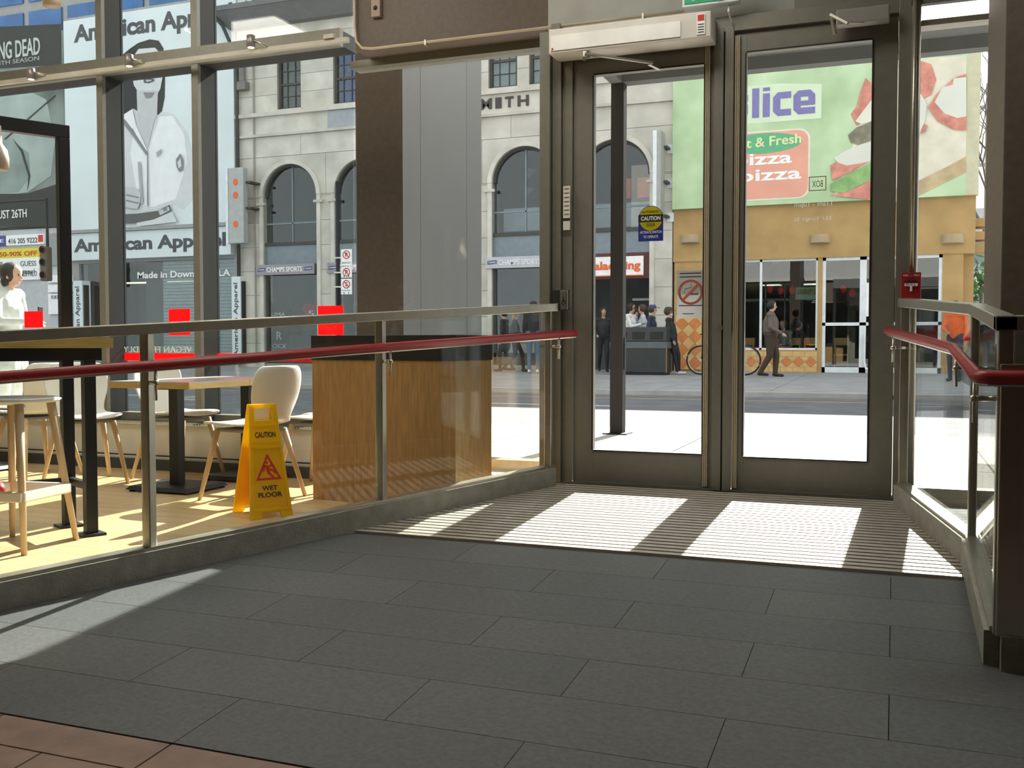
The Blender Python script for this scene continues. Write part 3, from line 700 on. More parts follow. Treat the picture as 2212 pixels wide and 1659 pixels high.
MB().box(xc_ - R_ * .1, xc_ + R_ * .6, YS - .0025, YS - .0012, zc_ - R_ * .22, zc_ - R_ * .08).tube([(xc_ - R_ * .5, YS - .002, zc_ - R_ * .1), (xc_ - R_ * .45, YS - .002, zc_ + .02), (xc_ - R_ * .2, YS - .002, zc_ + R_ * .3), (xc_ + R_ * .1, YS - .002, zc_ + R_ * .4), (xc_, YS - .002, zc_ + R_ * .65)], .002, 6).build('cigarette_mark', M('grey ink', (.12, .12, .12), .6), ns)
for i in range(2): box('print_line', m_chan, x0 + .015, x1 - .02, YS - .002, YS - .001, z1 - .018 - i * .02, z1 - .012 - i * .02, ns)
box('print_line', m_chan, x0 + .01, x1 - .01, YS - .002, YS - .001, z0 + h_ * .26, z0 + h_ * .28, ns); box('print_line', m_chan, x0 + .035, x1 - .06, YS - .002, YS - .001, z0 + h_ * .09, z0 + h_ * .105, ns)
# vinyl lettering on the right door (read from outside, so mirrored here)
vl = thing('door_lettering', 'mirrored white address lettering with a boxed word on the right door glass', 'lettering', (-.45, YS, 1.3))
x0, z0 = q(1716, 480, YS); x1, z1 = q(1797, 466, YS); m_vn = T('white door vinyl', (.85, .85, .83), .7)
text('351 Yonge St', x0, x1, z0, z1, YS, m_vn, vl, mirror=True, depth=.001)
x0, z0 = q(1716, 450, YS); x1, z1 = q(1797, 434, YS); text('11am - 10pm', x0, x1, z0, z1, YS, m_vn, vl, mirror=True, depth=.001)
x0, z0 = q(1747, 413, YS); x1, z1 = q(1785, 380, YS); m_br = T('brown ink', (.35, .08, .05), .5)
text('BOX', x0 + .018, x1 - .018, z0 + .02, z1 - .022, YS, m_br, vl, mirror=True, depth=.001)
b = MB(); b.box(x0, x1, YS - .001, YS, z0, z0 + .004).box(x0, x1, YS - .001, YS, z1 - .004, z1).box(x0, x0 + .004, YS - .001, YS, z0, z1).box(x1 - .004, x1, YS - .001, YS, z0, z1); b.build('word_box', m_br, vl)
# stickers on the shop window
m_rs = T('translucent red vinyl', (.85, .03, .035), .75, rough=.5)
YW = YG - .004
for (a, b_, c, d, lab) in ((53, 92, 672, 708, 'leftmost red square sticker on the shop window'), (365, 410, 667, 724, 'middle red square sticker on the shop window'), (687, 741, 660, 724, 'rightmost red square sticker on the shop window above the cabinet')):
    x0, z0 = q(a, d, YW); x1, z1 = q(b_, c, YW)
    t = thing('window_sticker', lab, 'sticker', (x0, YW, z0), group='red square stickers on the window')
    box('sheet', m_rs, x0, x1, YW, YW + .002, z0, z1, t)
    xm, w_ = (x0 + x1) / 2, x1 - x0
    MB().tube([(xm + w_ * .28 * math.cos(a_), YW - .001, (z0 + z1) / 2 + w_ * .28 * math.sin(a_)) for a_ in [PI * 1.1 + PI * .8 * i / 8 for i in range(9)]], .003, 5).build('smile_mark', M('dark red ink', (.35, .015, .015), .5), t)
vb = thing('window_vinyl_band', 'red vinyl band with mirrored white words along the lower shop window', 'vinyl band', (-5, YW, .75))
zb0 = q(330, 779, YW)[1]; zb1 = q(330, 763, YW)[1]
box('band', m_rs, -9, WX - .03, YW, YW + .002, zb0, zb1, vb)
x0 = q(322, 757, YW)[0]; x1 = q(414, 757, YW)[0]
text('VEGAN FRIENDLY', x0 - .25, x1, zb1 + .005, zb1 + .052, YW, m_wink, vb, mirror=True, depth=.001)
# pendants
def pendant(label, x, y, z, top):
    t = thing('pendant_lamp', label, 'pendant lamp', (x, y, z))
    MB().lathe([(.05, 0), (.052, .05), (.045, .09), (.024, .12), (.02, .20), (.008, .22)], (x, y, z), 18).build('shade', M('pendant shade', (.45, .36, .30), .4), t, smooth=True)
    MB().lathe([(.001, .004), (.047, .004), (.047, .02)], (x, y, z), 16).build('bulb', m_bulb, t)
    MB().tube([(x, y, z + .21), (x, y, top)], .004, 6).build('cord', m_ink, t)
pz = at(-6, 366, 3.5); pendant('bottle-shaped pendant lamp hanging at the left edge', pz.x, pz.y, pz.z, 1.86)
pz = at(112, 14, 4.6); pendant('pendant lamp just cut by the top edge at upper left', pz.x, pz.y, pz.z, CEIL)

# ================================================================ street
YB = 26.7          # plane of the house fronts across the street
NS = thing('pavement_near', 'sunlit concrete pavement outside the doors', 'pavement', (0, 7.8, 0), kind='structure')
box('bed', m_grout, -34, 16, 5.86, 9.78, -.3, -.012, NS)
for i in range(-11, 6):
    for j in range(3):
        y0 = 5.88 + j * 1.27; box('paving_slab', m_side, i * 1.6 + .008, i * 1.6 + 1.592, y0, y0 + 1.255, -.012, 0, NS)
cb_ = thing('curb_near', 'pale curbstones between the near pavement and the road', 'curb', (0, 9.8, 0), kind='structure')
for i in range(-11, 6): box('curbstone', m_curb, i * 1.8 + .006, i * 1.8 + 1.794, 9.70, 9.86, -.3, .0, cb_, .012)
road = struct(box('road', m_road, -40, 30, 9.86, 17.3, -.3, -.06), 'grey asphalt road running across the view', 'road')
for k, (y, w, mt, n) in enumerate(((14.0, .07, m_line, 6), (16.1, .09, m_yline, 1))):
    t = thing('road_marking', ['white broken lane line on the asphalt road', 'thin orange line beside the far curb'][k], 'road marking', (0, y, -.06), kind='structure')
    if n == 1: box('stripe', mt, -22, 8, y, y + w, -.06, -.057, t)
    else:
        for i in range(n): box('stripe', mt, -5.9 + (i - 2) * 8.0, -3.8 + (i - 2) * 8.0, y, y + w, -.06, -.057, t)
FS = thing('pavement_far', 'shaded grey pavement across the street', 'pavement', (0, 22, 0), kind='structure')
def zfar(y): return .02 + (FAR - .02) * (y - 17.3) / (YB - 17.3)
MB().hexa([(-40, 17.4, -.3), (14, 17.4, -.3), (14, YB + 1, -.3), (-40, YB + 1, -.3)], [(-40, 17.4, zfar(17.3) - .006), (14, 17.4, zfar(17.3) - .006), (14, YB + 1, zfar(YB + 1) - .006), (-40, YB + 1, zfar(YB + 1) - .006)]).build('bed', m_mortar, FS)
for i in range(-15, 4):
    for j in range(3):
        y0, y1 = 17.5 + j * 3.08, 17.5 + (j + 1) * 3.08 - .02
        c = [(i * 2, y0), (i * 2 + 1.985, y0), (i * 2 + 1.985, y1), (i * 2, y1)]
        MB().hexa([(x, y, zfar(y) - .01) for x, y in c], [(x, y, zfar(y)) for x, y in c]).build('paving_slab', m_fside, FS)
cf = thing('curb_far', 'grey curbstones along the far side of the road', 'curb', (0, 17.4, 0), kind='structure')
for i in range(-13, 5): box('curbstone', m_curb, i * 3 + .01, i * 3 + 2.99, 17.301, 17.48, -.3, .025, cf)
# canopy and its post
m_soff = M('canopy metal', (.13, .135, .135), .75, 0, .06, spec=.2)
can = thing('entrance_canopy', 'grey entrance canopy over the pavement outside the doors', 'canopy', (-.5, 7.8, 3.23), kind='structure')
box('front_beam', m_soff, -2.47, 3.4, 8.95, 9.1, 3.23, 3.62, can); box('soffit', m_soff, -2.47, 3.4, 6.36, 8.95, 3.34, 3.62, can)
box('side_beam', m_soff, -2.47, -2.36, 6.36, 8.95, 3.23, 3.34, can)
MB().tube([(.62, 6.2, 2.95), (.62, 6.2, 3.34)], .02, 8).lathe([(.02, -.02), (.05, 0), (.05, .08), (.02, .1)], (.62, 6.2, 2.87), 12).build('canopy_lamp', m_framel, can, smooth=True)
po = thing('canopy_post', 'dark steel post on the pavement carrying the canopy', 'post', (-2.4, 9.02, 0))
MB().box(-2.465, -2.345, 8.96, 9.08, .012, 3.23).build('shaft', M('dark bronze steel', (.03, .027, .025), .75, 0, spec=.15), po, bevel=.004)
MB().box(-2.52, -2.29, 8.9, 9.14, 0, .012).build('base_plate', m_black, po)
MB().box(-2.343, -2.335, 9.0, 9.05, .6, .9).build('junction_cover', m_black, po)
# lit strip over the side light
lf = thing('strip_light', 'bright white strip light above the right side light', 'strip light', (.5, 5.95, 2.7))
box('housing', m_white, .1, 1.6, 5.93, 6.03, 2.67, 2.70, lf)
box('diffuser', M('strip diffuser', (1, 1, .98), .5, emit=3.2), .1, 1.6, 5.93, 6.02, 2.575, 2.67, lf)

# ---------------------------------------------------------------- stone building
sb = thing('stone_building', 'pale limestone building with arched shop windows across the street', 'building', (-12.5, YB, FAR))
SX0, SX1 = -19.6, -5.62
AC = [-17.67, -15.08, -12.48, -9.88, -7.22]; AR, ZSP = .98, 5.48
WU = [(-18.1, -17.25), (-16.09, -15.24), (-10.97, -10.10), (-9.73, -8.86)]
holes = [arch(c, AR, .25 if i != 4 else FAR + .01, ZSP) for i, c in enumerate(AC)] + [rect(a, b, 8.15, 9.75) for a, b in WU]
plate('wall', m_mortar, rect(SX0, SX1, FAR - .1, 11.3), holes, YB + .02, YB + .45, sb)
# stone blocks
def block(x0, x1, z0, z1):
    if x1 - x0 > .05 and z1 - z0 > .03: box('stone_block', random.choice([m_stone, m_stone2, m_stone]), x0 + .006, x1 - .006, YB, YB + .03, z0 + .006, z1 - .006, sb)
xs_ = [SX0] + [v for c in AC for v in (c - AR, c + AR)] + [SX1]
for i in range(0, len(xs_), 2):                     # piers up to the spring of the arches
    z = FAR
    while z < ZSP - .02:
        z1 = min(ZSP, z + .76); block(xs_[i], xs_[i + 1], z, z1); z = z1
for i, c in enumerate(AC):                          # stones around each arch
    a = SX0 if i == 0 else (AC[i - 1] + c) / 2; b = SX1 if i == 4 else (AC[i + 1] + c) / 2
    out = [(a + .006, ZSP + .006), (c - AR, ZSP + .006)] + [(c + AR * math.cos(t), ZSP + AR * math.sin(t)) for t in [PI - PI * k / 24 for k in range(1, 24)]] + [(c + AR, ZSP + .006), (b - .006, ZSP + .006), (b - .006, 6.72), (a + .006, 6.72)]
    plate('arch_stone', m_stone, out, [], YB, YB + .03, sb)
    ring = [(c + (AR + .13) * math.cos(t), ZSP + (AR + .13) * math.sin(t)) for t in [PI * k / 24 for k in range(25)]] + [(c + AR * math.cos(t), ZSP + AR * math.sin(t)) for t in [PI - PI * k / 24 for k in range(25)]]
    plate('arch_moulding', m_stone2, ring, [], YB - .07, YB + .02, sb)
    MB().box(c - AR - .13, c - AR, YB - .05, YB + .01, FAR, ZSP).build('jamb_moulding', m_stone2, sb); MB().box(c + AR, c + AR + .13, YB - .05, YB + .01, FAR, ZSP).build('jamb_moulding', m_stone2, sb)
    for s_ in (-1, 1): MB().box(c + s_ * (AR + .07) - .16, c + s_ * (AR + .07) + .16, YB - .085, YB, 5.22, 5.30).build('impost', m_stone, sb)
x = SX0
while x < SX1: block(x, min(SX1, x + 2.33), 6.73, 7.36); x += 2.33
box('frieze', m_stone2, SX0, SX1, YB - .01, YB + .03, 7.44, 7.98, sb)
box('string_course', m_stone, SX0 - .03, SX1 + .03, YB - .09, YB + .03, 7.36, 7.44, sb)
box('string_course', m_stone, SX0 - .05, SX1 + .03, YB - .13, YB + .03, 7.98, 8.10, sb)
ed = [SX0] + [v for w in WU for v in w] + [SX1]
for i in range(0, len(ed), 2):
    z = 8.10; r = 0
    while z < 9.74:
        z1 = min(9.75, z + .55); x = ed[i]
        n = max(1, round((ed[i + 1] - ed[i]) / 1.7)); w = (ed[i + 1] - ed[i]) / n
        for k in range(n): block(x + k * w, x + (k + 1) * w, z, z1)
        z = z1; r += 1
x = SX0
while x < SX1: block(x, min(SX1, x + 2.33), 9.76, 10.4); block(x, min(SX1, x + 2.33), 10.4, 11.2); x += 2.33
MB().hexa([(SX0 - .1, YB - .3, 10.75), (SX1 + .1, YB - .3, 10.75), (SX1 + .1, YB + .4, 10.75), (SX0 - .1, YB + .4, 10.75)], [(SX0 - .45, YB - .8, 11.15), (SX1 + .4, YB - .8, 11.15), (SX1 + .4, YB + .4, 11.15), (SX0 - .45, YB + .4, 11.15)]).build('cornice', M('dark slate cornice', (.16, .165, .17), .7), sb)
MB().hexa([(SX0 - .5, YB - .85, 11.15), (SX1 + .4, YB - .85, 11.15), (SX1 + .4, YB + 6, 11.15), (SX0 - .5, YB + 6, 11.15)], [(SX0 - .5, YB - .85, 11.3), (SX1 + .4, YB - .85, 11.3), (SX1 + .4, YB + 6, 11.6), (SX0 - .5, YB + 6, 11.6)]).build('roof', M('roof slate', (.14, .145, .15), .8), sb)
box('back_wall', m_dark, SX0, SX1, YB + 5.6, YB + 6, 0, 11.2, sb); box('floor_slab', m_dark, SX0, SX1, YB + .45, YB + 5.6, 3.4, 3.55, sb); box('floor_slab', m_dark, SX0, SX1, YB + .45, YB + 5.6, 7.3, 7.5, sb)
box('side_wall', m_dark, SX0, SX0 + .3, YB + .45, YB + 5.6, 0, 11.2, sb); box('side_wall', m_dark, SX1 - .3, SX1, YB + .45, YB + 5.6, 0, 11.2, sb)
# sash windows
for k, (a, b) in enumerate(WU):
    w = MB(); cx = (a + b) / 2
    w.box(a, a + .07, YB + .1, YB + .22, 8.15, 9.75).box(b - .07, b, YB + .1, YB + .22, 8.15, 9.75).box(a, b, YB + .1, YB + .22, 8.15, 8.23).box(a, b, YB + .12, YB + .2, 8.92, 8.99)
    f = w.build('window_frame', m_sash, sb)
    g = MB()
    for j in range(1, 3): g.box(a + (b - a) * j / 3 - .012, a + (b - a) * j / 3 + .012, YB + .13, YB + .16, 8.2, 9.75)
    for z in (8.58, 9.36): g.box(a, b, YB + .13, YB + .16, z - .012, z + .012)
    g.build('glazing_bars', m_sash, f)
    for z0, z1 in ((8.23, 8.92), (8.99, 9.75)): box('pane', m_sglass, a + .05, b - .05, YB + .16, YB + .17, z0, z1, f)
    box('curtain', [M('grey blind', (.10, .11, .11), .8), M('blue curtain', (.03, .10, .36), .8, 0, .4, 9), M('pale blind', (.42, .46, .45), .8), M('pale blind', (.5, .5, .5))][k], a + .05, b - .05, YB + .26, YB + .28, 8.2, 9.75, f)
    box('sill', m_stone, a - .08, b + .08, YB - .10, YB + .1, 8.08, 8.15, sb)
# arched windows: transom panel, sign, glazing
m_bp = M('blue grey transom panel', (.20, .24, .27), .5, .1); m_cs = M('mauve grey sign board', (.30, .28, .31), .6); m_cs2 = M('pale grey sign board', (.48, .49, .52), .6)
m_mid = M('mezzanine front', (.50, .51, .52), .7)
for i, c in enumerate(AC):
    box('transom_panel', m_bp, c - AR, c + AR, YB + .10, YB + .16, 3.36, 3.95, sb)
    box('window_sill_bar', m_sash, c - AR, c + AR, YB + .06, YB + .2, 3.95, 4.05, sb)
    fr = MB(); fr.box(c - .02, c + .02, YB + .14, YB + .2, 4.05, 6.4).box(c - AR, c + AR, YB + .14, YB + .2, 4.62, 4.67)
    wf = fr.build('window_frame', m_bp, sb)
    ro = [(c + AR * math.cos(t), ZSP + AR * math.sin(t)) for t in [PI * k / 20 for k in range(21)]] + [(c + (AR - .07) * math.cos(t), ZSP + (AR - .07) * math.sin(t)) for t in [PI - PI * k / 20 for k in range(21)]]
    plate('arch_frame', m_sash, ro, [], YB + .08, YB + .2, wf)
    MB().prism(arch(c, AR - .01, 4.05, ZSP), YB + .165, YB + .175).build('pane', m_sglass, wf)
    if i in (3, 4): box('mezzanine_band', m_mid, c - AR, c + AR, YB + .9, YB + 1.0, 4.18, 4.85, wf)
    if i == 4: continue
    wf2 = MB().box(c - AR, c - AR + .08, YB + .1, YB + .2, .3, 3.02).box(c + AR - .08, c + AR, YB + .1, YB + .2, .3, 3.02).box(c - AR, c + AR, YB + .1, YB + .2, .27, .6).build('shop_window_frame', m_sash, sb)
    box('pane', m_sglass, c - AR + .05, c + AR - .05, YB + .15, YB + .16, .55, 3.02, wf2)
    sgn = thing('shop_sign', ['mauve sports shop sign under the first arch beside the clothing billboard', 'mauve sports shop sign under the second arch, partly behind the parking signs', 'mauve sports shop sign under the middle arch behind the pillar', 'pale sports shop sign under the arch left of the doors'][i], 'shop sign', (c, YB - .05, 3.04), group='sports shop signs')
    sx0, sx1 = c - 1.22, c + .9
    if i == 3: sx0, sx1 = c - 1.15, c + .95
    box('board', m_cs2 if i == 3 else m_cs, sx0, sx1, YB - .09, YB - .02, 3.03, 3.35, sgn)
    text('CHAMPS SPORTS', sx0 + .4, sx1 - .42, 3.11, 3.27, YB - .09, m_wink if i != 3 else M('silver letters', (.75, .76, .8), .4), sgn, bold=.015)
    for xx in (sx0 + .2, sx1 - .2):
        MB().prism([(xx - .14, 3.14), (xx + .14, 3.16), (xx + .14, 3.26), (xx - .14, 3.24)], YB - .10, YB - .085).build('logo_badge', M('navy badge', (.06, .06, .16), .5), sgn)
        text('CHAMPS', xx - .12, xx + .12, 3.17, 3.22, YB - .10, m_wink, sgn, depth=.01)
# frieze letters
nm = thing('building_letters', 'dark raised letters on the limestone frieze', 'lettering', (-10.5, YB - .01, 7.6))
zl0, zl1 = q(1135, 229, YB)[1], q(1142, 205, YB)[1]
m_bl = M('dark bronze letters', (.05, .045, .04), .5)
for ch, a, b in (('S', 1008, 1026), ('M', 1039, 1063), ('I', 1071, 1084), ('T', 1092, 1110), ('H', 1119, 1143)):
    text(ch, q(a, 215, YB)[0], q(b, 215, YB)[0], zl0, zl1, YB - .02, m_bl, nm, depth=.05, bold=.03, name='letter')
# salad restaurant front in the last bay
sk = thing('restaurant_sign', 'white restaurant sign with orange words and a brown frame', 'shop sign', (-7.2, YB, 2.7))
c = AC[4]; m_or = M('orange letters', (.75, .13, .03), .5)
box('board', m_wink, c - AR + .02, -6.42, YB + .02, YB + .1, 2.72, 3.26, sk); box('frame', M('brown sign frame', (.10, .03, .025), .6), c - AR, c + AR, YB + .06, YB + .14, 2.66, 3.36, sk)
text('salad king', c - AR + .25, -6.50, 2.83, 3.13, YB + .02, m_or, sk, bold=.035)
box('sign_rule', m_or, c - AR + .02, -6.42, YB + .015, YB + .02, 2.72, 2.75, sk)
box('doorway_frame', m_sash, c - AR, c - AR + .08, YB + .1, YB + .3, FAR, 2.66, sb); box('doorway_lintel_lamp', m_mid, c + .2, c + AR, YB + 1.2, YB + 1.3, 2.1, 2.16, sb)
for k, x in enumerate((-7.35, -6.78)):
    box(['orange_banner', 'orange_banner'][k], m_or, x, x + .38, YB + .75, YB + .78, 4.95, 5.5, sb)
for k, (x, z) in enumerate(((-10.1, 5.95), (-9.6, 6.0), (-7.5, 6.1), (-10.2, 5.4), (-9.3, 5.5))):
    MB().prism([(x - .15, z + .12), (x + .2, z + .05), (x - .1, z - .2)], YB + 1.2, YB + 1.22).build('pennant', M('grey pennant', (.12, .13, .13), .7), sb)
for i in (3,): box('counter', m_tan, AC[i] - AR, AC[i] + AR, YB + .5, YB + .9, FAR, .85, sb)
# jerseys in the first shop window
def jersey(label, x, z, w, mat, num, y=YB + .6):
    t = thing('jersey', label, 'jersey', (x, y, z), group='jerseys in the sports shop window')
    o = [(-.5, 0), (.5, 0), (.46, .75), (.62, .95), (.52, 1.2), (.22, 1.32), (.1, 1.2), (-.1, 1.2), (-.22, 1.32), (-.52, 1.2), (-.62, .95), (-.46, .75)]
    b = MB().prism([(x + a * w, z + b_ * w) for a, b_ in o], y, y + .18).build('shirt', mat, t, bevel=.03)
    if num: text(num, x - w * .2, x + w * .2, z + w * .55, z + w * .85, y, m_wink, t, depth=.01)
    MB().tube([(x, y + .09, FAR + .03), (x, y + .09, z + .1)], .025, 8).lathe([(.18, 0), (.18, .02), (.02, .04)], (x, y + .09, FAR), 14).build('stand', m_black, t)
m_jk = M('black jersey cloth', (.025, .027, .03), .8); m_jr = M('red jersey cloth', (.35, .03, .03), .8)
jx, jz = q(633, 745, YB + .6); jersey('black jersey with number 31 in the sports shop window', jx, 1.15, .62, m_jk, '31')
jx, jz = q(672, 700, YB + .6); jersey('red jersey with number 5 in the sports shop window', jx, 1.45, .55, m_jr, '5')
pj = thing('shop_poster', 'dark shop poster with white letters low in the sports shop window', 'poster', (-18.2, YB + .4, .6))
px0, pz0 = q(578, 765, YB + .4); px1, pz1 = q(622, 655, YB + .4)
box('sheet', m_jk, px0, px1, YB + .4, YB + .43, pz0 + .1, pz1, pj); text('R', px0 + .35, px0 + .55, 1.0, 1.25, YB + .4, m_wink, pj); text('ROCK', px0 + .05, px1 - .05, .72, .86, YB + .4, m_wink, pj); text('PUMA', px0 + .05, px1 - .1, 1.75, 1.86, YB + .4, m_wink, pj)
# pipes, fixtures and blade signs
dp = thing('drain_pipe', 'dark drain pipe with an offset head at the left corner of the limestone building', 'drain pipe', (-19.55, YB - .1, .2))
MB().tube([(-19.52, YB - .12, .2), (-19.52, YB - .12, 9.9), (-19.75, YB - .5, 10.8), (-19.95, YB - .75, 11.1)], .06, 8).build('pipe', m_sash, dp, smooth=True)
MB().tube([(-19.3, YB - .1, 10.2), (-19.3, YB - .1, 9.1)], .07, 8).box(-19.44, -19.12, YB - .25, YB - .02, 8.85, 9.1).build('rain_head', M('grey metal box', (.17, .17, .16), .6), dp)
MB().tube([(-18.95, YB - .05, .2), (-18.95, YB - .05, 10.6)], .025, 6).build('cable_pipe', m_mortar, dp)
bs = thing('blade_sign', 'pale projecting box sign with red marks at the corner of the limestone building', 'shop sign', (-19.6, YB - .5, 4))
x0, z0 = q(499, 527, YB - .5); x1, z1 = q(531, 362, YB - .5)
box('box', M('grey sign face', (.40, .41, .40), .5), x0, x1 - .02, YB - .62, YB - .38, z0, z1, bs, .02); box('side_strip', m_wframe, x0 - .08, x0, YB - .64, YB - .36, z0, z1, bs)
for zz in (z1 - .45, z1 - .85, z0 + .6):
    MB().prism([(x0 + .28 + .09 * math.cos(a), zz + .11 * math.sin(a)) for a in [2 * PI * k / 7 for k in range(7)]], YB - .632, YB - .62).build('red_mark', m_or, bs)
for zz in (z1 - .45, z0 + 1.1): box('bracket', m_sash, x1 - .03, x1 + .18, YB - .5, YB, zz - .03, zz + .03, bs)
b2 = thing('blade_sign', 'tall slim white projecting sign on brackets beside the green billboard', 'shop sign', (-6, YB - .4, 4))
x0, z0 = q(1416, 470, YB - .4); x1, z1 = q(1434, 286, YB - .4)
box('face', m_wframe, x0, x0 + .1, YB - .75, YB - .25, z0, z1, b2); box('box', M('ribbed grey sign edge', (.35, .35, .33), .5), x0 + .1, x1, YB - .75, YB - .25, z0, z1, b2)
for py in (323, 397, 470):
    zz = q(1440, py, YB)[1]; box('bracket_plate', m_wframe, x1 + .02, x1 + .2, YB - .04, YB, zz - .12, zz + .12, b2); box('bracket_arm', m_sash, x1 - .02, x1 + .1, YB - .4, YB, zz - .03, zz + .03, b2)
gl = thing('frieze_panel', 'blank grey panel fixed on the limestone frieze beside the column', 'panel', (-16, YB, 7.5))
x0, z0 = q(710, 276, YB); box('sheet', M('blank grey panel', (.33, .35, .38), .6), x0, x0 + 1.6, YB - .06, YB - .01, 7.44, 7.96, gl)
# street sign pole
sp = thing('street_pole', 'tall black pole on the far pavement carrying three parking signs', 'pole', (-14.5, 24.2, zfar(24.2)))
x0 = q(730, 600, 24.2)[0]; zt_ = q(730, 392, 24.2)[1]
MB().tube([(x0, 24.2, zfar(24.2)), (x0, 24.2, zt_)], .055, 10).build('shaft', m_black, sp, smooth=True)
for (y0_, y1_, txt, arrow, lab) in ((538, 574, 'SNOW ROUTE', 0, 'top no-parking sign with snow route wording on the black pole'), (576, 600, '', 1, 'middle no-parking sign with arrows on the black pole'), (602, 636, '7am-9am', 1, 'lowest no-stopping sign with arrows on the black pole')):
    a, zb_ = q(736.5, y1_, 24.1); b, zt2 = q(760, y0_, 24.1); s_ = thing('parking_sign', lab, 'street sign', (a, 24.1, zb_), group='parking signs on the black pole')
    box('plate', m_wink, a, b, 24.1, 24.11, zb_, zt2, s_, .004); cx_ = (a + b) / 2; rr = (b - a) * .34; cz_ = zt2 - rr - .03
    r_ = MB().lathe([(rr * .78, -.004), (rr, -.004), (rr, 0), (rr * .78, 0), (rr * .78, -.004)], (cx_, 24.1, cz_), 24, axis='y', caps=False); r_.bar((cx_ - rr * .62, 24.095, cz_ + rr * .62), (cx_ + rr * .62, 24.095, cz_ - rr * .62), .004, rr * .2, up=(1, 0, 1)); r_.build('red_ring', m_redink, s_)
    text('P' if y0_ < 600 else 'S', cx_ - rr * .3, cx_ + rr * .3, cz_ - rr * .5, cz_ + rr * .5, 24.099, m_ink, s_, depth=.004, bold=.03)
    if txt: text(txt, a + .03, b - .03, zb_ + (.05 if not arrow else .09), zb_ + (.10 if not arrow else .13), 24.1, m_ink, s_, depth=.005)
    if arrow:
        for sg_ in (-1, 1): MB().prism([(cx_ + sg_ * .10, zb_ + .04), (cx_ + sg_ * .06, zb_ + .065), (cx_ + sg_ * .06, zb_ + .015)], 24.094, 24.1).build('arrow', m_ink, s_)
    box('strap', m_steel, x0 - .07, a + .05, 24.12, 24.27, (zb_ + zt2) / 2 - .02, (zb_ + zt2) / 2 + .02, s_)

# ---------------------------------------------------------------- clothing shop with the big billboard
ab = thing('clothing_shop_building', 'grey shop building carrying the tall white clothing billboard', 'building', (-23, YB, FAR))
AX0, AX1 = -26.62, -19.62
m_ag = M('grey shopfront metal', (.30, .31, .31), .6)
plate('wall', m_ag, rect(AX0, AX1, FAR - .1, 11.9), [rect(AX0 + .35, AX1 - .25, .3, 3.62)], YB + .1, YB + .5, ab)
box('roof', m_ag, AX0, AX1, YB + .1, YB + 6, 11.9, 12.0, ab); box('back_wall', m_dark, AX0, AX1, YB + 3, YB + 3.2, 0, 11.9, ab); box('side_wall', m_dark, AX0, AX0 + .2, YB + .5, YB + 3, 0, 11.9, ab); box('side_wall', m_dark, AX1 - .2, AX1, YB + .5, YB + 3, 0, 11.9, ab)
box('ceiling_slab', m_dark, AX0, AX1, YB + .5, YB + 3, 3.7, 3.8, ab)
m_sh = M('pale roller shutter', (.46, .48, .47), .6); z = .3
i = 0
while z < 3.6:
    box('shutter_slat', m_sh, q(342, 650, YB)[0], AX1 - .3, YB + .24, YB + .262, z, z + .095, ab); z += .11; i += 1
box('shutter_post', m_sash, q(308, 650, YB)[0] - .1, q(308, 650, YB)[0] + .6, YB + .3, YB + .5, .3, 3.6, ab)
box('pane', m_sglass, AX0 + .35, AX1 - .25, YB + .2, YB + .21, .3, 3.62, ab)
text('Made in Downtown LA', q(288, 580, YB)[0], q(489, 580, YB)[0], 3.06, 3.28, YB + .2, m_wink, ab, bold=.02)
MB().tube([(-25.2, YB + 1.2, 3.0), (-20.5, YB + 1.6, 3.0)], .03, 6).build('tube_lamp', M('warm tube', (1, .8, .5), .5, emit=2.5), ab)
# goods seen in the shop: rail of clothes
bbp = thing('billboard', 'tall white billboard with a black and white portrait of a person in a white shirt', 'billboard', (-23, YB - .1, 4.75))
m_bw = M('billboard white print', (.66, .72, .74), .6, 0, .06, .5)
YBB = YB - .08
box('panel', m_bw, AX0 + .02, AX1 - .05, YBB, YB + .1, 4.75, 11.85, bbp)
tx0, tz0 = q(160, 95, YBB); tx1 = q(502, 40, YBB)[0]
m_gl = M('dark grey print', (.07, .075, .085), .6)
text('American Apparel', tx0, tx1, tz0 - .14, tz0 + .62, YBB, m_gl, bbp, bold=.035)
GR = {k: M('print grey ' + str(k), (k / 100, k / 100 * 1.02, k / 100 * 1.03), .6, 0, .05, 3) for k in (3, 10, 22, 38, 50, 60, 76)}
def printed(parent, Y, layers, name='printed_shape', step=.004):
    for i, (mt, pts) in enumerate(layers):
        MB().prism(pxpoly(pts, Y), Y - step * (i + 1), Y - step * i + .002).build(name, mt, parent)
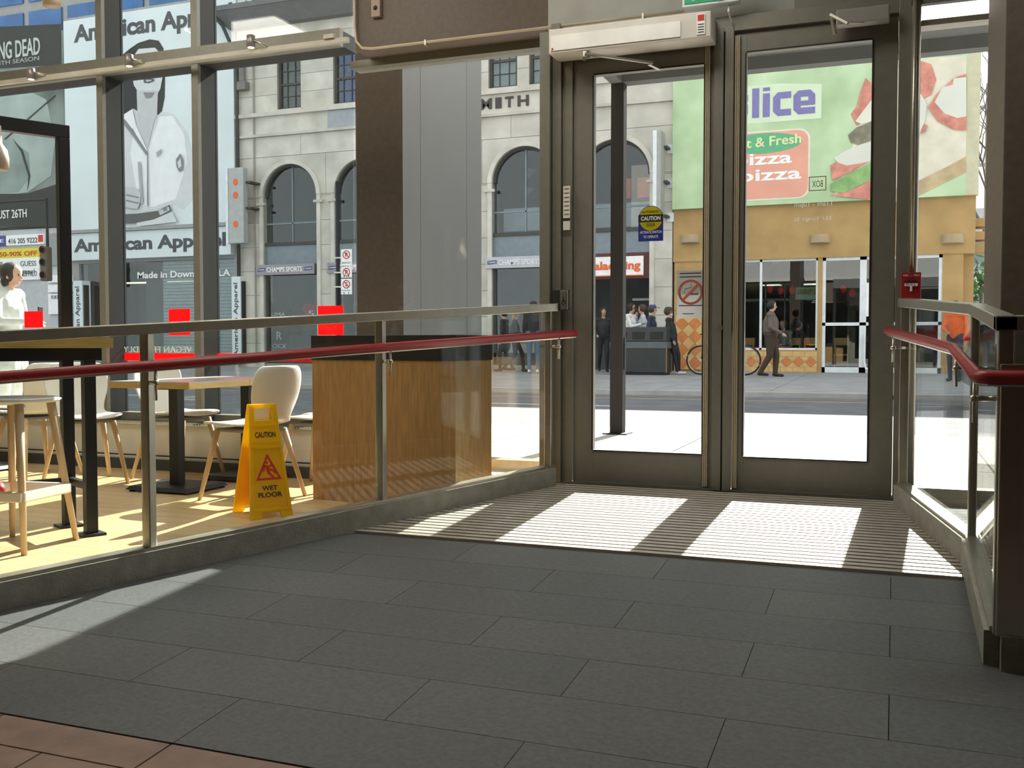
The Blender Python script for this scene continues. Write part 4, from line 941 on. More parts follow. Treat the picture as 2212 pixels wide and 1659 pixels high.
printed(bbp, YBB - .002, [
    (GR[60], [(263, 252), (288, 236), (345, 240), (375, 246), (405, 285), (418, 340), (425, 420), (396, 452), (372, 442), (330, 455), (268, 462), (240, 455), (238, 330)]),
    (GR[76], [(292, 262), (320, 330), (345, 252), (372, 250), (398, 290), (405, 350), (380, 430), (330, 448), (300, 440), (282, 330)]),
    (GR[3], [(262, 150), (266, 118), (280, 106), (299, 93), (324, 85), (343, 88), (353, 104), (357, 130), (356, 210), (350, 240), (342, 248), (297, 240), (288, 234), (263, 251)]),
    (GR[60], [(284, 150), (287, 125), (300, 106), (335, 103), (350, 118), (352, 165), (347, 192), (338, 208), (318, 212), (300, 200), (290, 185)]),
    (GR[50], [(296, 196), (342, 196), (340, 250), (334, 262), (320, 318), (304, 280), (298, 250)]),
    (GR[22], [(310, 200), (336, 200), (328, 212), (316, 213)]),
    (GR[10], [(311, 172), (322, 167), (335, 172), (333, 176), (322, 180), (312, 179)]),
    (GR[50], [(316, 173), (330, 173), (326, 176), (318, 177)]),
    (GR[38], [(318, 130), (324, 130), (328, 158), (316, 158)]),
    (GR[10], [(296, 133), (312, 131), (312, 136), (298, 138)]), (GR[10], [(330, 131), (345, 133), (344, 138), (331, 136)]),
    (GR[76], [(263, 252), (288, 236), (296, 272), (320, 325), (316, 328), (290, 280), (268, 262)]),
    (GR[22], [(264, 262), (272, 258), (290, 282), (320, 328), (318, 336), (286, 290)]),
    (GR[22], [(320, 330), (322, 330), (323, 445), (320, 445)]),
    (GR[38], [(300, 350), (306, 350), (312, 440), (306, 440)]), (GR[38], [(340, 330), (352, 322), (350, 330), (342, 340)]),
    (GR[22], [(383, 345), (392, 332), (398, 345), (398, 366), (390, 372), (384, 360)]), (GR[60], [(386, 352), (393, 342), (395, 360), (389, 364)]),
    (GR[50], [(262, 412), (276, 404), (300, 408), (308, 420), (305, 440), (300, 452), (270, 448), (262, 440)]),
    (GR[22], [(276, 420), (304, 426), (303, 429), (276, 423)]), (GR[22], [(276, 432), (303, 438), (302, 441), (276, 435)]),
    (GR[10], [(262, 464), (300, 462), (344, 456), (370, 443), (374, 456), (336, 474), (300, 482), (262, 484)]),
    (GR[50], [(346, 456), (368, 447), (371, 455), (350, 466)]), (GR[22], [(356, 452), (364, 449), (366, 455), (358, 458)]),
    (GR[60], [(300, 482), (336, 475), (376, 458), (386, 480), (300, 490)]),
])
fb = thing('fascia_sign', 'white clothing shop fascia with big grey letters under the portrait billboard', 'shop sign', (-23, YB - .2, 3.72))
zb_, zt2 = 3.72, 4.62
box('board', m_bw, q(150, 540, YB)[0], q(503, 520, YB)[0], YB - .12, YB + .1, zb_, zt2, fb); text('American Apparel', q(166, 540, YB)[0], q(493, 520, YB)[0], zb_ + .14, zt2 - .18, YB - .12, m_gl, fb, bold=.035)
box('canopy_edge', m_ag, AX0, AX1, YB - .2, YB + .1, 4.63, 4.74, fb)
for k, (a, b, c, d) in enumerate(((161, 177, 606, 772), (502, 519, 597, 785))):
    x0, z0 = q(a, d, YB - .2); x1, z1 = q(b, c, YB - .2)
    v = thing('vertical_sign', ['narrow white upright shop sign at the left end of the clothing shop', 'narrow white upright shop sign beside the limestone building'][k], 'shop sign', (x0, YB - .2, z0), group='upright clothing shop signs')
    box('board', m_bw, x0, x1, YB - .2, YB + .18, z0, z1, v); box('edge', m_ink, x1, x1 + .06, YB - .15, YB + .05, z0, z1 - .15, v)
    text('American Apparel', x0 + .07, x1 - .07, z1 - 2.55, z1 - .2, YB - .2, m_gl, v, up=True, bold=.01)
# ---------------------------------------------------------------- far left building with the film poster and sale signs
lb = thing('poster_building', 'dark building at far left carrying a large film poster', 'building', (-29, YB, FAR))
box('wall', M('dark grey facade', (.11, .12, .12), .8), -36, AX0 - .02, YB + .2, YB + 6, 0, 11.7, lb); box('shop_front', m_mid, -36, AX0 - .02, YB + .1, YB + .2, .3, 4.9, lb)
box('cross_panel', M('grey crossed panel', (.30, .31, .30), .7), q(103, 550, YB)[0], q(127, 550, YB)[0], YB + .02, YB + .1, 3.6, 4.7, lb)
pst = thing('film_poster', 'large dark green film poster with pale block letters at far left', 'poster', (-30, YB, 5))
m_pg = M('dark green poster print', (.10, .13, .115), .6, 0, .5, .35, col2=(.34, .40, .36)); m_pd = M('dark poster band', (.025, .03, .028), .6)
box('sheet', m_pg, -34, AX0 - .1, YB + .02, YB + .2, 5.0, 11.6, pst)
m_pp = M('poster pale shape', (.33, .39, .36), .6, 0, .25, .5); m_pl = M('poster letters', (.50, .52, .50), .6)
printed(pst, YB + .015, [(m_pp, [(-40, 200), (40, 185), (100, 215), (120, 300), (110, 380), (60, 415), (-40, 430)]), (M('poster grey shape', (.22, .27, .25), .6, 0, .3, .8), [(-40, 300), (20, 300), (62, 330), (66, 380), (40, 415), (-40, 425)]),
                         (m_pd, [(-40, 420), (60, 418), (132, 395), (132, 490), (-40, 490)]), (m_pd, [(-40, 60), (132, 52), (132, 140), (-40, 150)]), (m_pd, [(28, 300), (50, 325), (66, 380), (60, 412), (62, 380), (46, 328)]), (m_pd, [(10, 300), (120, 205), (121, 207), (12, 302)])])
z0 = q(50, 123, YB)[1]; z1 = q(50, 85, YB)[1]; xe = q(87, 100, YB)[0]; text('WALKING DEAD', xe - 3.3, xe, z0, z1, YB - .01, m_pl, pst, bold=.015)
z0 = q(40, 136, YB)[1]; z1 = q(40, 127, YB)[1]; text('NINTH SEASON', xe - 2.4, xe - .05, z0, z1, YB - .01, GR[38], pst)
z0 = q(30, 471, YB)[1]; z1 = q(30, 453, YB)[1]; xe = q(58, 460, YB)[0]; text('AUGUST 26TH', xe - 2.0, xe, z0, z1, YB - .01, m_wink, pst)
ps = thing('phone_sign', 'white sign with a phone number under the film poster', 'shop sign', (-28.5, YB, 4.3))
x1 = q(95, 520, YB)[0]; xm = q(13, 520, YB)[0]; z0, z1 = q(50, 529, YB)[1], q(50, 507, YB)[1]
box('board', m_wink, xm, x1, YB, YB + .1, z0, z1, ps); box('blue_end', M('navy sign end', (.06, .05, .25), .6), xm - 1.2, xm, YB, YB + .1, z0, z1, ps); text('SE', xm - .5, xm - .1, z0 + .12, z1 - .12, YB, m_wink, ps)
text('416 205 9222', xm + .1, x1 - .3, z0 + .06, z0 + .24, YB, m_chan, ps); box('corner_badge', m_redink, x1 - .26, x1 - .04, YB - .01, YB, z1 - .28, z1 - .04, ps)
ss = thing('sale_sign', 'yellow and white sale sign listing clothing makers at far left', 'shop sign', (-29, YB, 3))
x1 = q(84, 570, YB)[0]; z0, zm, z1 = q(40, 605, YB)[1], q(40, 557, YB)[1], q(40, 537, YB)[1]; xl = x1 - 1.95
box('white_part', m_wink, xl, x1, YB, YB + .1, z0, zm, ss); box('yellow_part', M('sale yellow', (.75, .60, .03), .6), xl, x1, YB, YB + .1, zm, z1, ss)
text('50-90% OFF', xl + .12, x1 - .06, zm + .06, z1 - .1, YB, M('sale red', (.45, .08, .02), .6), ss, bold=.02)
for s_, a, b, zz in (('Bench.', xl + .15, xl + .85, zm - .30), ('GUESS', x1 - .85, x1 - .12, zm - .30), ('mavi', x1 - .75, x1 - .2, zm - .58), ('BUFFALO', x1 - .8, x1 - .1, z0 + .12)): text(s_, a, b, zz, zz + .18, YB, m_gl, ss)
tl = thing('traffic_light', 'dark traffic light hanging beside the sale sign', 'traffic light', (-27.6, 25, 3))
x0, z0 = q(86, 607, 25); x1, z1 = q(100, 532, 25)
box('housing', M('brown signal housing', (.10, .075, .05), .6), x0, x1, 25, 25.25, z0, z1, tl, .04)
for k in range(3): MB().lathe([(.11, -.05), (.12, -.05), (.12, 0), (.001, 0)], ((x0 + x1) / 2, 25, z0 + .2 + k * (z1 - z0 - .3) / 2), 14, axis='y', caps=False).build('lens', M('dull signal lens', (.20, .03, .02), .4) if k != 1 else m_sash, tl)
MB().tube([((x0 + x1) / 2, 25.2, z1), ((x0 + x1) / 2, 25.2, 5.6), (-31, 25.2, 5.6), (-31, 25.2, FAR)], .05, 8).build('mast_arm', m_black, tl)
nb = thing('notice_board', 'small stacked white notices between the film poster and the upright sign', 'notice', (-27.2, YB, 1.5))
x0 = q(104, 600, YB)[0]; x1 = q(156, 600, YB)[0]
for a, b in ((3.0, 3.25), (2.66, 2.92), (1.9, 2.6)): box('notice_sheet', m_wink, x0, x1 - .05, YB - .02, YB + .1, a, b, nb)
text('FORT YORK', x0 + .15, x1 - .2, 2.42, 2.55, YB - .02, m_gl, nb)
# office tower behind
ot = thing('office_tower', 'tall office tower with blue windows rising behind the far left roofs', 'building', (-38, 40, 0))
box('body', M('tower concrete', (.33, .32, .31), .8), -52, -26, 40, 52, 0, 26, ot)
m_bw2 = M('blue office glass', (.05, .13, .30), .15, .2, .25, .8)
for i in range(9):
    for j in range(5):
        x = -50 + i * 2.6; z = 14.2 + j * 2.2; box('window_pane', m_bw2, x, x + 2.2, 39.9, 40, z, z + 1.7, ot)

# ---------------------------------------------------------------- pizza shop
pb = thing('pizza_shop_building', 'tan corner pizza shop with tiled base under the green billboard', 'building', (-2, YB, FAR))
PX0, PX1 = -5.60, 1.80
wx0, wx1 = q(1585, 650, YB)[0], q(1766, 650, YB)[0]; dx0, dx1 = q(1776, 650, YB)[0], q(2035, 650, YB)[0]
plate('fascia', m_tan, rect(PX0, PX1, 3.06, 4.55), [], YB, YB + .3, pb)
pil = rect(PX0 + .03, q(1560, 650, YB)[0], FAR, 3.06)
box('pier', m_tan, PX0 + .03, q(1560, 650, YB)[0], YB + .03, YB + .3, FAR, 3.06, pb); box('pier', m_tan, wx1, dx0, YB + .03, YB + .3, FAR, 3.06, pb)
box('pier', m_tan, dx1, PX1 - .25, YB + .03, YB + .3, FAR, 3.06, pb); box('base_wall', m_tan, q(1560, 650, YB)[0], wx1, YB + .05, YB + .3, FAR, .70, pb)
box('upper_wall', m_tan, PX0, PX1, YB + .1, YB + .4, 4.55, 9.1, pb); box('roof', m_ag, PX0, PX1 + .2, YB, YB + 8, 9.1, 9.25, pb)
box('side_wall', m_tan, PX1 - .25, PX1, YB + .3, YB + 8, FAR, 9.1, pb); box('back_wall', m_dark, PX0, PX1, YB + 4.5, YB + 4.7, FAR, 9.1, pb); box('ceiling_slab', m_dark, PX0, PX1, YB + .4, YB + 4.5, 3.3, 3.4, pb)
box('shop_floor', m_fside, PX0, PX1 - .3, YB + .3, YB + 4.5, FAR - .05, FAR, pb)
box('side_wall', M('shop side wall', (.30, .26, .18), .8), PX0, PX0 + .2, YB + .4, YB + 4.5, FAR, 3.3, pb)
for k, z in enumerate((3.1, 3.4, 3.72)): box('corner_ledge', m_tan, PX1, PX1 + .3, YB + .2, YB + .9, z, z + .2, pb)
m_ti = M('cream wall tile', (.62, .40, .16), .5, 0, .12, 5); m_to = M('orange diamond tile', (.60, .20, .055), .5, 0, .15, 5); m_tg = M('tile joint', (.45, .33, .2), .8)
# diamond tiles on the pier and along the base
px0_, px1_ = PX0 + .08, q(1516, 650, YB)[0]; zt0, zt1 = FAR + .05, 1.62
box('tile_bed', m_tg, px0_, px1_, YB + .01, YB + .03, zt0, zt1, pb)
dw = (px1_ - px0_) / 2; k = 0
def dia(cx, cz, r, mat):
    pts = [(cx - r, cz), (cx, cz - r), (cx + r, cz), (cx, cz + r)]
    pts = clip(clip(clip(clip(pts, (px0_, 0), (1, 0)), (px1_, 0), (-1, 0)), (0, zt0), (0, 1)), (0, zt1), (0, -1)) if cx < px1_ + .2 else pts
    if len(pts) > 2: MB().prism(pts, YB - .005, YB + .012).build('diamond_tile', mat, pb)
n = int((zt1 - zt0) / dw) + 2
for r in range(2 * n):
    for c_ in range(-1, 4):
        cx = px0_ + (c_ + (r % 2) * .5) * dw; cz = zt0 + r * dw / 2
        dia(cx, cz, dw / 2 - .006, m_to if (r % 2) else m_ti)
bx0 = q(1560, 650, YB)[0]
box('tile_bed', m_tg, bx0, wx1, YB + .02, YB + .05, FAR, .66, pb)
for k in range(8):
    x = bx0 + (wx1 - bx0) * k / 8; w = (wx1 - bx0) / 8
    for z0, z1 in ((FAR + .01, FAR + .13), (.53, .66)): box('wall_tile', m_ti, x + .006, x + w - .006, YB + .012, YB + .025, z0, z1, pb)
    MB().prism([(x + .02, .39), (x + w / 2, .26), (x + w - .02, .39), (x + w / 2, .52)], YB + .008, YB + .03).build('diamond_tile', m_to, pb)
    for a in ([(x, .26), (x + w / 2 - .02, .26), (x, .38)], [(x + w, .26), (x + w, .38), (x + w / 2 + .02, .26)], [(x, .40), (x + w / 2 - .02, .52), (x, .52)], [(x + w, .40), (x + w, .52), (x + w / 2 + .02, .52)]):
        MB().prism(a, YB + .012, YB + .03).build('wall_tile', m_ti, pb)
# windows of the pizza shop
wf = MB().box(wx0 - .3, wx1, YB + .08, YB + .18, .68, .75).box(wx1 - .05, wx1, YB + .08, YB + .18, .7, 3.06).box(wx0 - .3, wx1, YB + .08, YB + .18, 3.0, 3.06).box(q(1640, 650, YB)[0], q(1640, 650, YB)[0] + .06, YB + .08, YB + .18, .7, 3.06).box(wx0 - .3, wx0 - .22, YB + .08, YB + .18, .7, 3.06).build('window_frame', m_wframe, pb)
for a, b in ((wx0 - .25, q(1640, 650, YB)[0]), (q(1640, 650, YB)[0] + .05, wx1 - .03)): box('pane', m_sglass, a, b, YB + .12, YB + .13, .74, 3.02, wf)
def pdoor(x0, x1, name='entrance_door'):
    f = MB().box(x0, x0 + .08, YB + .06, YB + .16, FAR, 3.06).box(x1 - .08, x1, YB + .06, YB + .16, FAR, 3.06).box(x0, x1, YB + .06, YB + .16, 2.98, 3.06).box(x0, x1, YB + .06, YB + .16, FAR, FAR + .14).box(x0, x1, YB + .06, YB + .16, 1.32, 1.40).build(name, m_wframe, pb)
    for a, b in ((FAR + .12, 1.33), (1.39, 3.0)): box('pane', m_sglass, x0 + .05, x1 - .05, YB + .10, YB + .11, a, b, f)
    return f
dxm = q(1864, 650, YB)[0]
d_ = pdoor(dx0, dxm); pdoor(dxm, dx1 - 1.2); f3 = pdoor(dx1 - 1.2, dx1)
MB().tube([(dxm + .05, YB, 1.1), (dxm + .05, YB, .4), (dxm + .1, YB - .05, FAR + .1), (dxm + .4, YB - .1, FAR + .04)], .03, 8).build('door_cable', m_wframe, d_)
box('poster', m_wink, q(1866, 650, YB)[0] + .05, q(1884, 650, YB)[0] + .1, YB + .08, YB + .1, 1.55, 2.4, d_)
# billboard
gb = thing('billboard', 'large green pizza billboard above the tan shop', 'billboard', (-2, YB - .2, 4.45))
YP = YB - .15
bx1 = q(2087, 300, YP)[0]
box('panel', m_green, PX0, bx1, YP, YB + .1, 4.45, 8.9, gb); box('end_strip', M('billboard cream edge', (.55, .52, .36), .6), bx1, q(2116, 300, YP)[0], YP, YB + .1, 4.45, 8.9, gb)
m_pur = M('violet print', (.20, .18, .40), .6); m_sal = M('salmon print', (.76, .36, .26), .6, 0, .08, 1)
m_crm = M('cream print', (.72, .69, .58), .6, 0, .08, 2); m_dgh = M('dough print', (.70, .65, .52), .6, 0, .12, 2); m_pep = M('pepperoni print', (.60, .24, .18), .6, 0, .3, 4); m_mus = M('mushroom print', (.66, .66, .58), .6, 0, .06, 1)
m_crs = M('crust print', (.50, .38, .22), .6, 0, .2, 3); m_gpp = M('green pepper print', (.25, .42, .16), .6, 0, .25, 3); m_mgy = M('mushroom grey print', (.22, .20, .14), .6, 0, .3, 4)
z0 = q(1690, 250, YP)[1]; z1 = q(1690, 186, YP)[1]; x1 = q(1762, 220, YP)[0]
def blk(ch, x0, x1, z0, z1):
    w, h = x1 - x0, z1 - z0; t = .165; r = .12
    P = lambda pts: [(x0 + a, z0 + b) for a, b in pts]
    if ch == 'l': o, ho = [P(rect(0, w, 0, h))], []
    elif ch == 'i': o, ho = [P(rect(0, w, 0, h * .80)), P(rect(0, w, h * .88, h))], []
    elif ch == 'c': o, ho = [P([(w, 0), (w, t), (t * 1.1, t), (t * 1.1, h - t), (w, h - t), (w, h), (r, h), (0, h - r), (0, r), (r, 0)])], []
    elif ch == 's': o, ho = [P([(0, 0), (w - r, 0), (w, r), (w, h * .6), (t, h * .6), (t, h - t), (w, h - t), (w, h), (r, h), (0, h - r), (0, h * .42), (w - t, h * .42), (w - t, t), (0, t)])], []
    else: o, ho = [P([(w, 0), (w, t), (t * 1.1, t), (t * 1.1, h * .36), (w, h * .36), (w, h - r), (w - r, h), (r, h), (0, h - r), (0, r), (r, 0)])], [P(rect(t * 1.1, w - t, h * .56, h - t))]
    for q_ in o: plate('letter', m_pur, q_, ho, YP - .012, YP - .004, gb)
m_halo = M('cream halo print', (.62, .73, .53), .6, 0, .06, 1)
MB().prism([(q(1570, 220, YP)[0], z0 - .14), (x1 + .14, z0 - .14), (x1 + .14, z0 + (z1 - z0) * .95), (x1 - .9, z0 + (z1 - z0) * 1.1), (q(1570, 220, YP)[0], z0 + (z1 - z0) * 1.1)], YP - .004, YP).build('letter_halo', m_halo, gb)
for ch, a, b, f in (('s', 1578, 1616, .80), ('l', 1625, 1640, 1), ('i', 1648, 1663, 1.0), ('c', 1670, 1709, .80), ('e', 1714, 1761, .80)): blk(ch, q(a, 220, YP)[0], q(b, 220, YP)[0], z0, z0 + (z1 - z0) * f)
for a, b in ((1640, 1660), (1724, 1742), (1776, 1794)): xa = q(a, 155, YP)[0]; box('letter_foot', m_pur, xa, xa + .22, YP - .006, YP, z1 + .42, z1 + 1.0, gb)
def rrect(x0, x1, z0, z1, r, n=6):
    p = []
    for cx, cz, a0 in ((x1 - r, z1 - r, 0), (x0 + r, z1 - r, PI / 2), (x0 + r, z0 + r, PI), (x1 - r, z0 + r, 1.5 * PI)): p += [(cx + r * math.cos(a0 + PI / 2 * k / n), cz + r * math.sin(a0 + PI / 2 * k / n)) for k in range(n + 1)]
    return p
lx1, lz0 = q(1749, 424, YP); lz1 = q(1749, 279, YP)[1]; lx0 = lx1 - 2.35
MB().prism(rrect(lx0 - .05, lx1 + .0, lz0 - .04, lz1 + .04, .28), YP - .005, YP).build('logo_border', m_crm, gb)
MB().prism(rrect(lx0, lx1 - .05, lz0, lz1, .25), YP - .010, YP - .004).build('logo_field', m_sal, gb)
MB().prism([(lx0 + 1.15 + 1.0 * math.cos(a), lz0 + 1.42 + .26 * math.sin(a)) for a in [2 * PI * k / 24 for k in range(24)]], YP - .016, YP - .009).build('logo_oval', M('logo green', (.12, .42, .22), .6), gb)
text('Hot & Fresh', lx0 + .3, lx1 - .22, lz0 + 1.30, lz0 + 1.55, YP - .016, M('pale yellow print', (.70, .72, .38), .6), gb, bold=.02, slope=.06)
for k, (a, b, ya, yb) in enumerate(((1588, 1711, 331, 364), (1598, 1731, 365, 398))):
    xa, za = q(a, yb, YP); xb, zb2 = q(b, ya, YP); za = q((a + b) / 2, yb, YP)[1]; zb2 = q((a + b) / 2, ya, YP)[1]
    text('pizza', xa, xb, za, zb2, YP - .012, m_wink, gb, bold=.02, depth=.008)
printed(gb, YP - .002, [
    (m_dgh, [(1800, 425), (1840, 320), (1880, 200), (1960, 128), (2087, 120), (2087, 345), (1985, 392), (1900, 420)]),
    (m_crs, [(1900, 420), (1985, 390), (2050, 358), (2087, 338), (2087, 372), (2000, 415), (1960, 436), (1880, 440)]),
    (m_pep, [(1870, 168), (1884, 182), (1905, 240), (1885, 256), (1850, 271), (1838, 247), (1850, 230), (1858, 200)]),
    (m_crm, [(1884, 214), (1900, 245), (1884, 262), (1860, 268), (1848, 262)]),
    (m_mgy, [(1832, 292), (1850, 276), (1884, 262), (1900, 280), (1884, 302), (1860, 316), (1838, 308)]),
    (m_mus, [(1801, 342), (1825, 326), (1860, 312), (1890, 303), (1900, 330), (1884, 346), (1850, 360), (1815, 356)]),
    (m_pep, [(1794, 358), (1806, 350), (1830, 358), (1874, 350), (1836, 372), (1798, 390)]),
    (m_gpp, [(1794, 398), (1836, 374), (1884, 350), (1900, 360), (1884, 388), (1825, 416), (1796, 414)]),
    (m_pep, [(1792, 422), (1840, 412), (1900, 378), (1900, 436), (1846, 428)]),
    (m_pep, [(1975, 128), (2012, 140), (2022, 172), (2012, 205), (1990, 214), (1960, 205), (1955, 150)]),
    (m_pep, [(2005, 232), (2022, 205), (2060, 170), (2087, 160), (2087, 282), (2060, 280), (2025, 262)]),
    (m_mus, [(2019, 222), (2035, 190), (2058, 184), (2060, 170), (2087, 168), (2087, 252), (2068, 256), (2040, 246)]),
    (m_mus, [(1975, 195), (1990, 205), (2002, 226), (1998, 262), (1985, 292), (1970, 300)]),
    (m_pep, [(1996, 268), (2004, 272), (2000, 284), (1990, 290)]),
])
m_lmp = M('tan wall lamp', (.40, .30, .18), .6)
for k, px in enumerate((1491, 1771, 2058)):
    x, z = q(px, 517, YB); t = thing('wall_lamp', ['half-round tan wall lamp over the tiled pier', 'half-round tan wall lamp above the shop entrance', 'half-round tan wall lamp at the right corner of the tan shop'][k], 'wall lamp', (x, YB, z), group='wall lamps on the tan shop')
    pts = [(x + .25 * math.cos(a), YB - .2 * math.sin(a)) for a in [PI * i / 12 for i in range(13)]]
    MB().hexa([(a, b, z - .1) for a, b in pts], [(a, b, z + .12) for a, b in pts]).build('shade', m_lmp, t, bevel=.01); box('back_plate', m_lmp, x - .26, x + .26, YB - .02, YB, z - .12, z + .13, t)
# inside the pizza shop
m_lan = M('red paper lantern', (.72, .03, .02), .6)
for k, (px, py) in enumerate(((1664, 625), (1687, 628), (1711, 627), (1822, 624), (1841, 633))):
    p = at(px, py, YB + 1.4); t = thing('paper_lantern', ['red paper lantern at the left of the shop window', 'small red paper lantern second from the left in the shop window', 'red paper lantern third in the shop window by the menu board', 'red paper lantern seen through the shop door', 'red paper lantern at the right of the shop door, by the picture'][k], 'lantern', p, group='red paper lanterns in the shop')
    MB().ball(p, (.085, .085, .12), 12).build('paper_body', m_lan, t, smooth=True); MB().tube([(p.x, p.y, p.z + .15), (p.x, p.y, 3.3)], .008, 5).build('cord', m_ink, t); MB().lathe([(.05, 0), (.05, .03)], (p.x, p.y, p.z - .18), 10).build('base_ring', m_ink, t)
mbd = thing('menu_board', 'pale green menu board hanging inside the pizza shop', 'menu board', at(1740, 634, YB + 1.8))
x0, z0 = q(1718, 647, YB + 1.8); x1, z1 = q(1766, 620, YB + 1.8); box('board', M('pale green board', (.36, .50, .38), .7), x0, x1, YB + 1.8, YB + 1.84, z0, z1, mbd); box('picture_row', M('food pictures', (.30, .30, .10), .7, 0, .6, 9), x0 + .05, x1 - .05, YB + 1.79, YB + 1.8, z1 - .2, z1 - .04, mbd)
for kx in (x0 + .1, x1 - .1): MB().tube([(kx, YB + 1.82, z1), (kx, YB + 1.82, 3.3)], .01, 5).build('hanger', m_ink, mbd)
m_wc = M('shop chair wood', (.50, .28, .09), .5)
def wchair(label, px, Y):
    x = q(px, 740, Y)[0]; t = thing('wooden_chair', label, 'chair', (x, Y, FAR), group='wooden chairs in the pizza shop')
    box('seat', m_wc, x - .2, x + .2, Y - .2, Y + .2, FAR + .42, FAR + .46, t); box('backrest', m_wc, x - .2, x + .2, Y + .17, Y + .2, FAR + .7, FAR + .9, t)
    for a in (-1, 1):
        for b in (-1, 1): box('leg', m_wc, x + a * .17 - .02, x + a * .17 + .02, Y + b * .17 - .02, Y + b * .17 + .02, FAR, FAR + (.9 if b > 0 else .42), t)
wchair('wooden chair left inside the pizza shop window', 1612, YB + .9); wchair('wooden chair in the middle of the pizza shop window', 1712, YB + 1.2); wchair('wooden chair at the right of the pizza shop window', 1752, YB + 1.0); wchair('wooden chair seen through the glass shop door', 1818, YB + 1.6)
# ---------------------------------------------------------------- litter bin, bicycle, car
lbn = thing('litter_bin', 'large black street litter bin with a mesh front', 'litter bin', (-5.9, 24.0, zfar(24)))
YL_ = 23.9; x0, z0 = q(1317, 815, YL_); x1, z1 = q(1441, 706, YL_); z0 = zfar(YL_)
m_bn = M('dark green black metal', (.035, .042, .042), .55, .2)
box('body', m_bn, x0 + .03, x1 - .03, YL_, YL_ + .7, z0 + .06, z1 - .42, lbn, .01); box('plinth', m_black, x0 + .06, x1 - .06, YL_ + .04, YL_ + .66, z0, z0 + .06, lbn)
box('band', M('grey bin band', (.10, .115, .12), .5), x0, x1, YL_ - .02, YL_ + .72, z1 - .52, z1 - .36, lbn)
MB().hexa([(x0, YL_ - .02, z1 - .36), (x1, YL_ - .02, z1 - .36), (x1, YL_ + .72, z1 - .36), (x0, YL_ + .72, z1 - .36)], [(x0 + .02, YL_ + .05, z1), (x1 - .02, YL_ + .05, z1), (x1 - .02, YL_ + .66, z1), (x0 + .02, YL_ + .66, z1)]).build('hood', m_bn, lbn, bevel=.03)
for k in range(3): box('opening', m_ink, x0 + .12 + k * .45, x0 + .42 + k * .45, YL_ - .015, YL_ + .05, z1 - .30, z1 - .12, lbn)
msh = MB(); zz = z0 + .1
while zz < z1 - .55: msh.box(x0 + .06, x1 - .06, YL_ - .012, YL_, zz, zz + .012); zz += .045
xx = x0 + .06
while xx < x1 - .06: msh.box(xx, xx + .012, YL_ - .012, YL_, z0 + .1, z1 - .55); xx += .045
tag(msh.build('mesh_front', M('bin mesh', (.08, .09, .09), .5, .3), lbn), kind='stuff')
box('orange_edge', m_yline, x1 - .032, x1 - .02, YL_ + .02, YL_ + .1, z0 + .06, z1 - .5, lbn)
bk = thing('bicycle', 'parked bicycle with black tyres in front of the tiled pier', 'bicycle', (-4.4, 24.3, zfar(24.3)))
YK = 24.35; zg = zfar(YK); wxa = q(1514, 785, YK)[0]; wxb = q(1611, 785, YK)[0]; rw = .345
m_tyre = M('black tyre', (.02, .02, .02), .7); m_bf = M('dull red bicycle frame', (.20, .03, .03), .4, .3)
for wx_ in (wxa, wxb):
    w = MB().tube([(wx_ + rw * math.cos(2 * PI * k / 28), YK, zg + rw + .02 + rw * math.sin(2 * PI * k / 28)) for k in range(29)], .02, 8).build('wheel', m_tyre, bk, smooth=True)
    MB().tube([(wx_ + (rw - .03) * math.cos(2 * PI * k / 28), YK, zg + rw + .02 + (rw - .03) * math.sin(2 * PI * k / 28)) for k in range(29)], .009, 6).build('rim', m_steel, w)
    sp_ = MB()
    for k in range(12): sp_.tube([(wx_, YK, zg + rw + .02), (wx_ + (rw - .03) * math.cos(PI * k / 6), YK, zg + rw + .02 + (rw - .03) * math.sin(PI * k / 6))], .0025, 4)
    sp_.lathe([(.001, -.03), (.035, -.03), (.035, .03), (.001, .03)], (wx_, YK, zg + rw + .02), 10, axis='y'); sp_.build('spokes', m_steel, w)
zh = zg + rw + .02; L = wxb - wxa; bb = (wxa + L * .56, YK, zg + .29); se = (wxa + L * .66, YK, zg + .82); hd_ = (wxa + L * .13, YK, zg + .84)
fr = MB()
for a, b in ((bb, se), (bb, (hd_[0] + .02, YK, hd_[2] - .14)), (hd_, (se[0] + .01, YK, se[2] - .08)), (bb, (wxb, YK, zh)), ((se[0], YK, se[2] - .08), (wxb, YK, zh)), (hd_, (wxa, YK, zh))): fr.tube([a, b], .015, 8)
fr.build('frame', m_bf, bk, smooth=True)
MB().tube([se, (se[0] + .01, YK, zg + .95)], .012, 8).box(se[0] - .12, se[0] + .13, YK - .06, YK + .06, zg + .94, zg + .99).build('saddle', m_black, bk, bevel=.01)
MB().tube([hd_, (hd_[0] - .03, YK, zg + .98)], .013, 8).tube([(hd_[0] - .12, YK - .26, zg + .99), (hd_[0] - .03, YK - .1, zg + 1.0), (hd_[0] - .03, YK + .1, zg + 1.0), (hd_[0] - .12, YK + .26, zg + .99)], .013, 8).build('handlebar', m_black, bk, smooth=True)
MB().lathe([(.09, -.008), (.09, .008)], (bb[0], YK - .05, bb[2]), 16, axis='y').bar((bb[0], YK - .07, bb[2]), (bb[0] + .12, YK - .07, bb[2] - .11), .02, .02).bar((bb[0], YK + .07, bb[2]), (bb[0] - .12, YK + .07, bb[2] + .11), .02, .02).build('cranks', m_steel, bk)
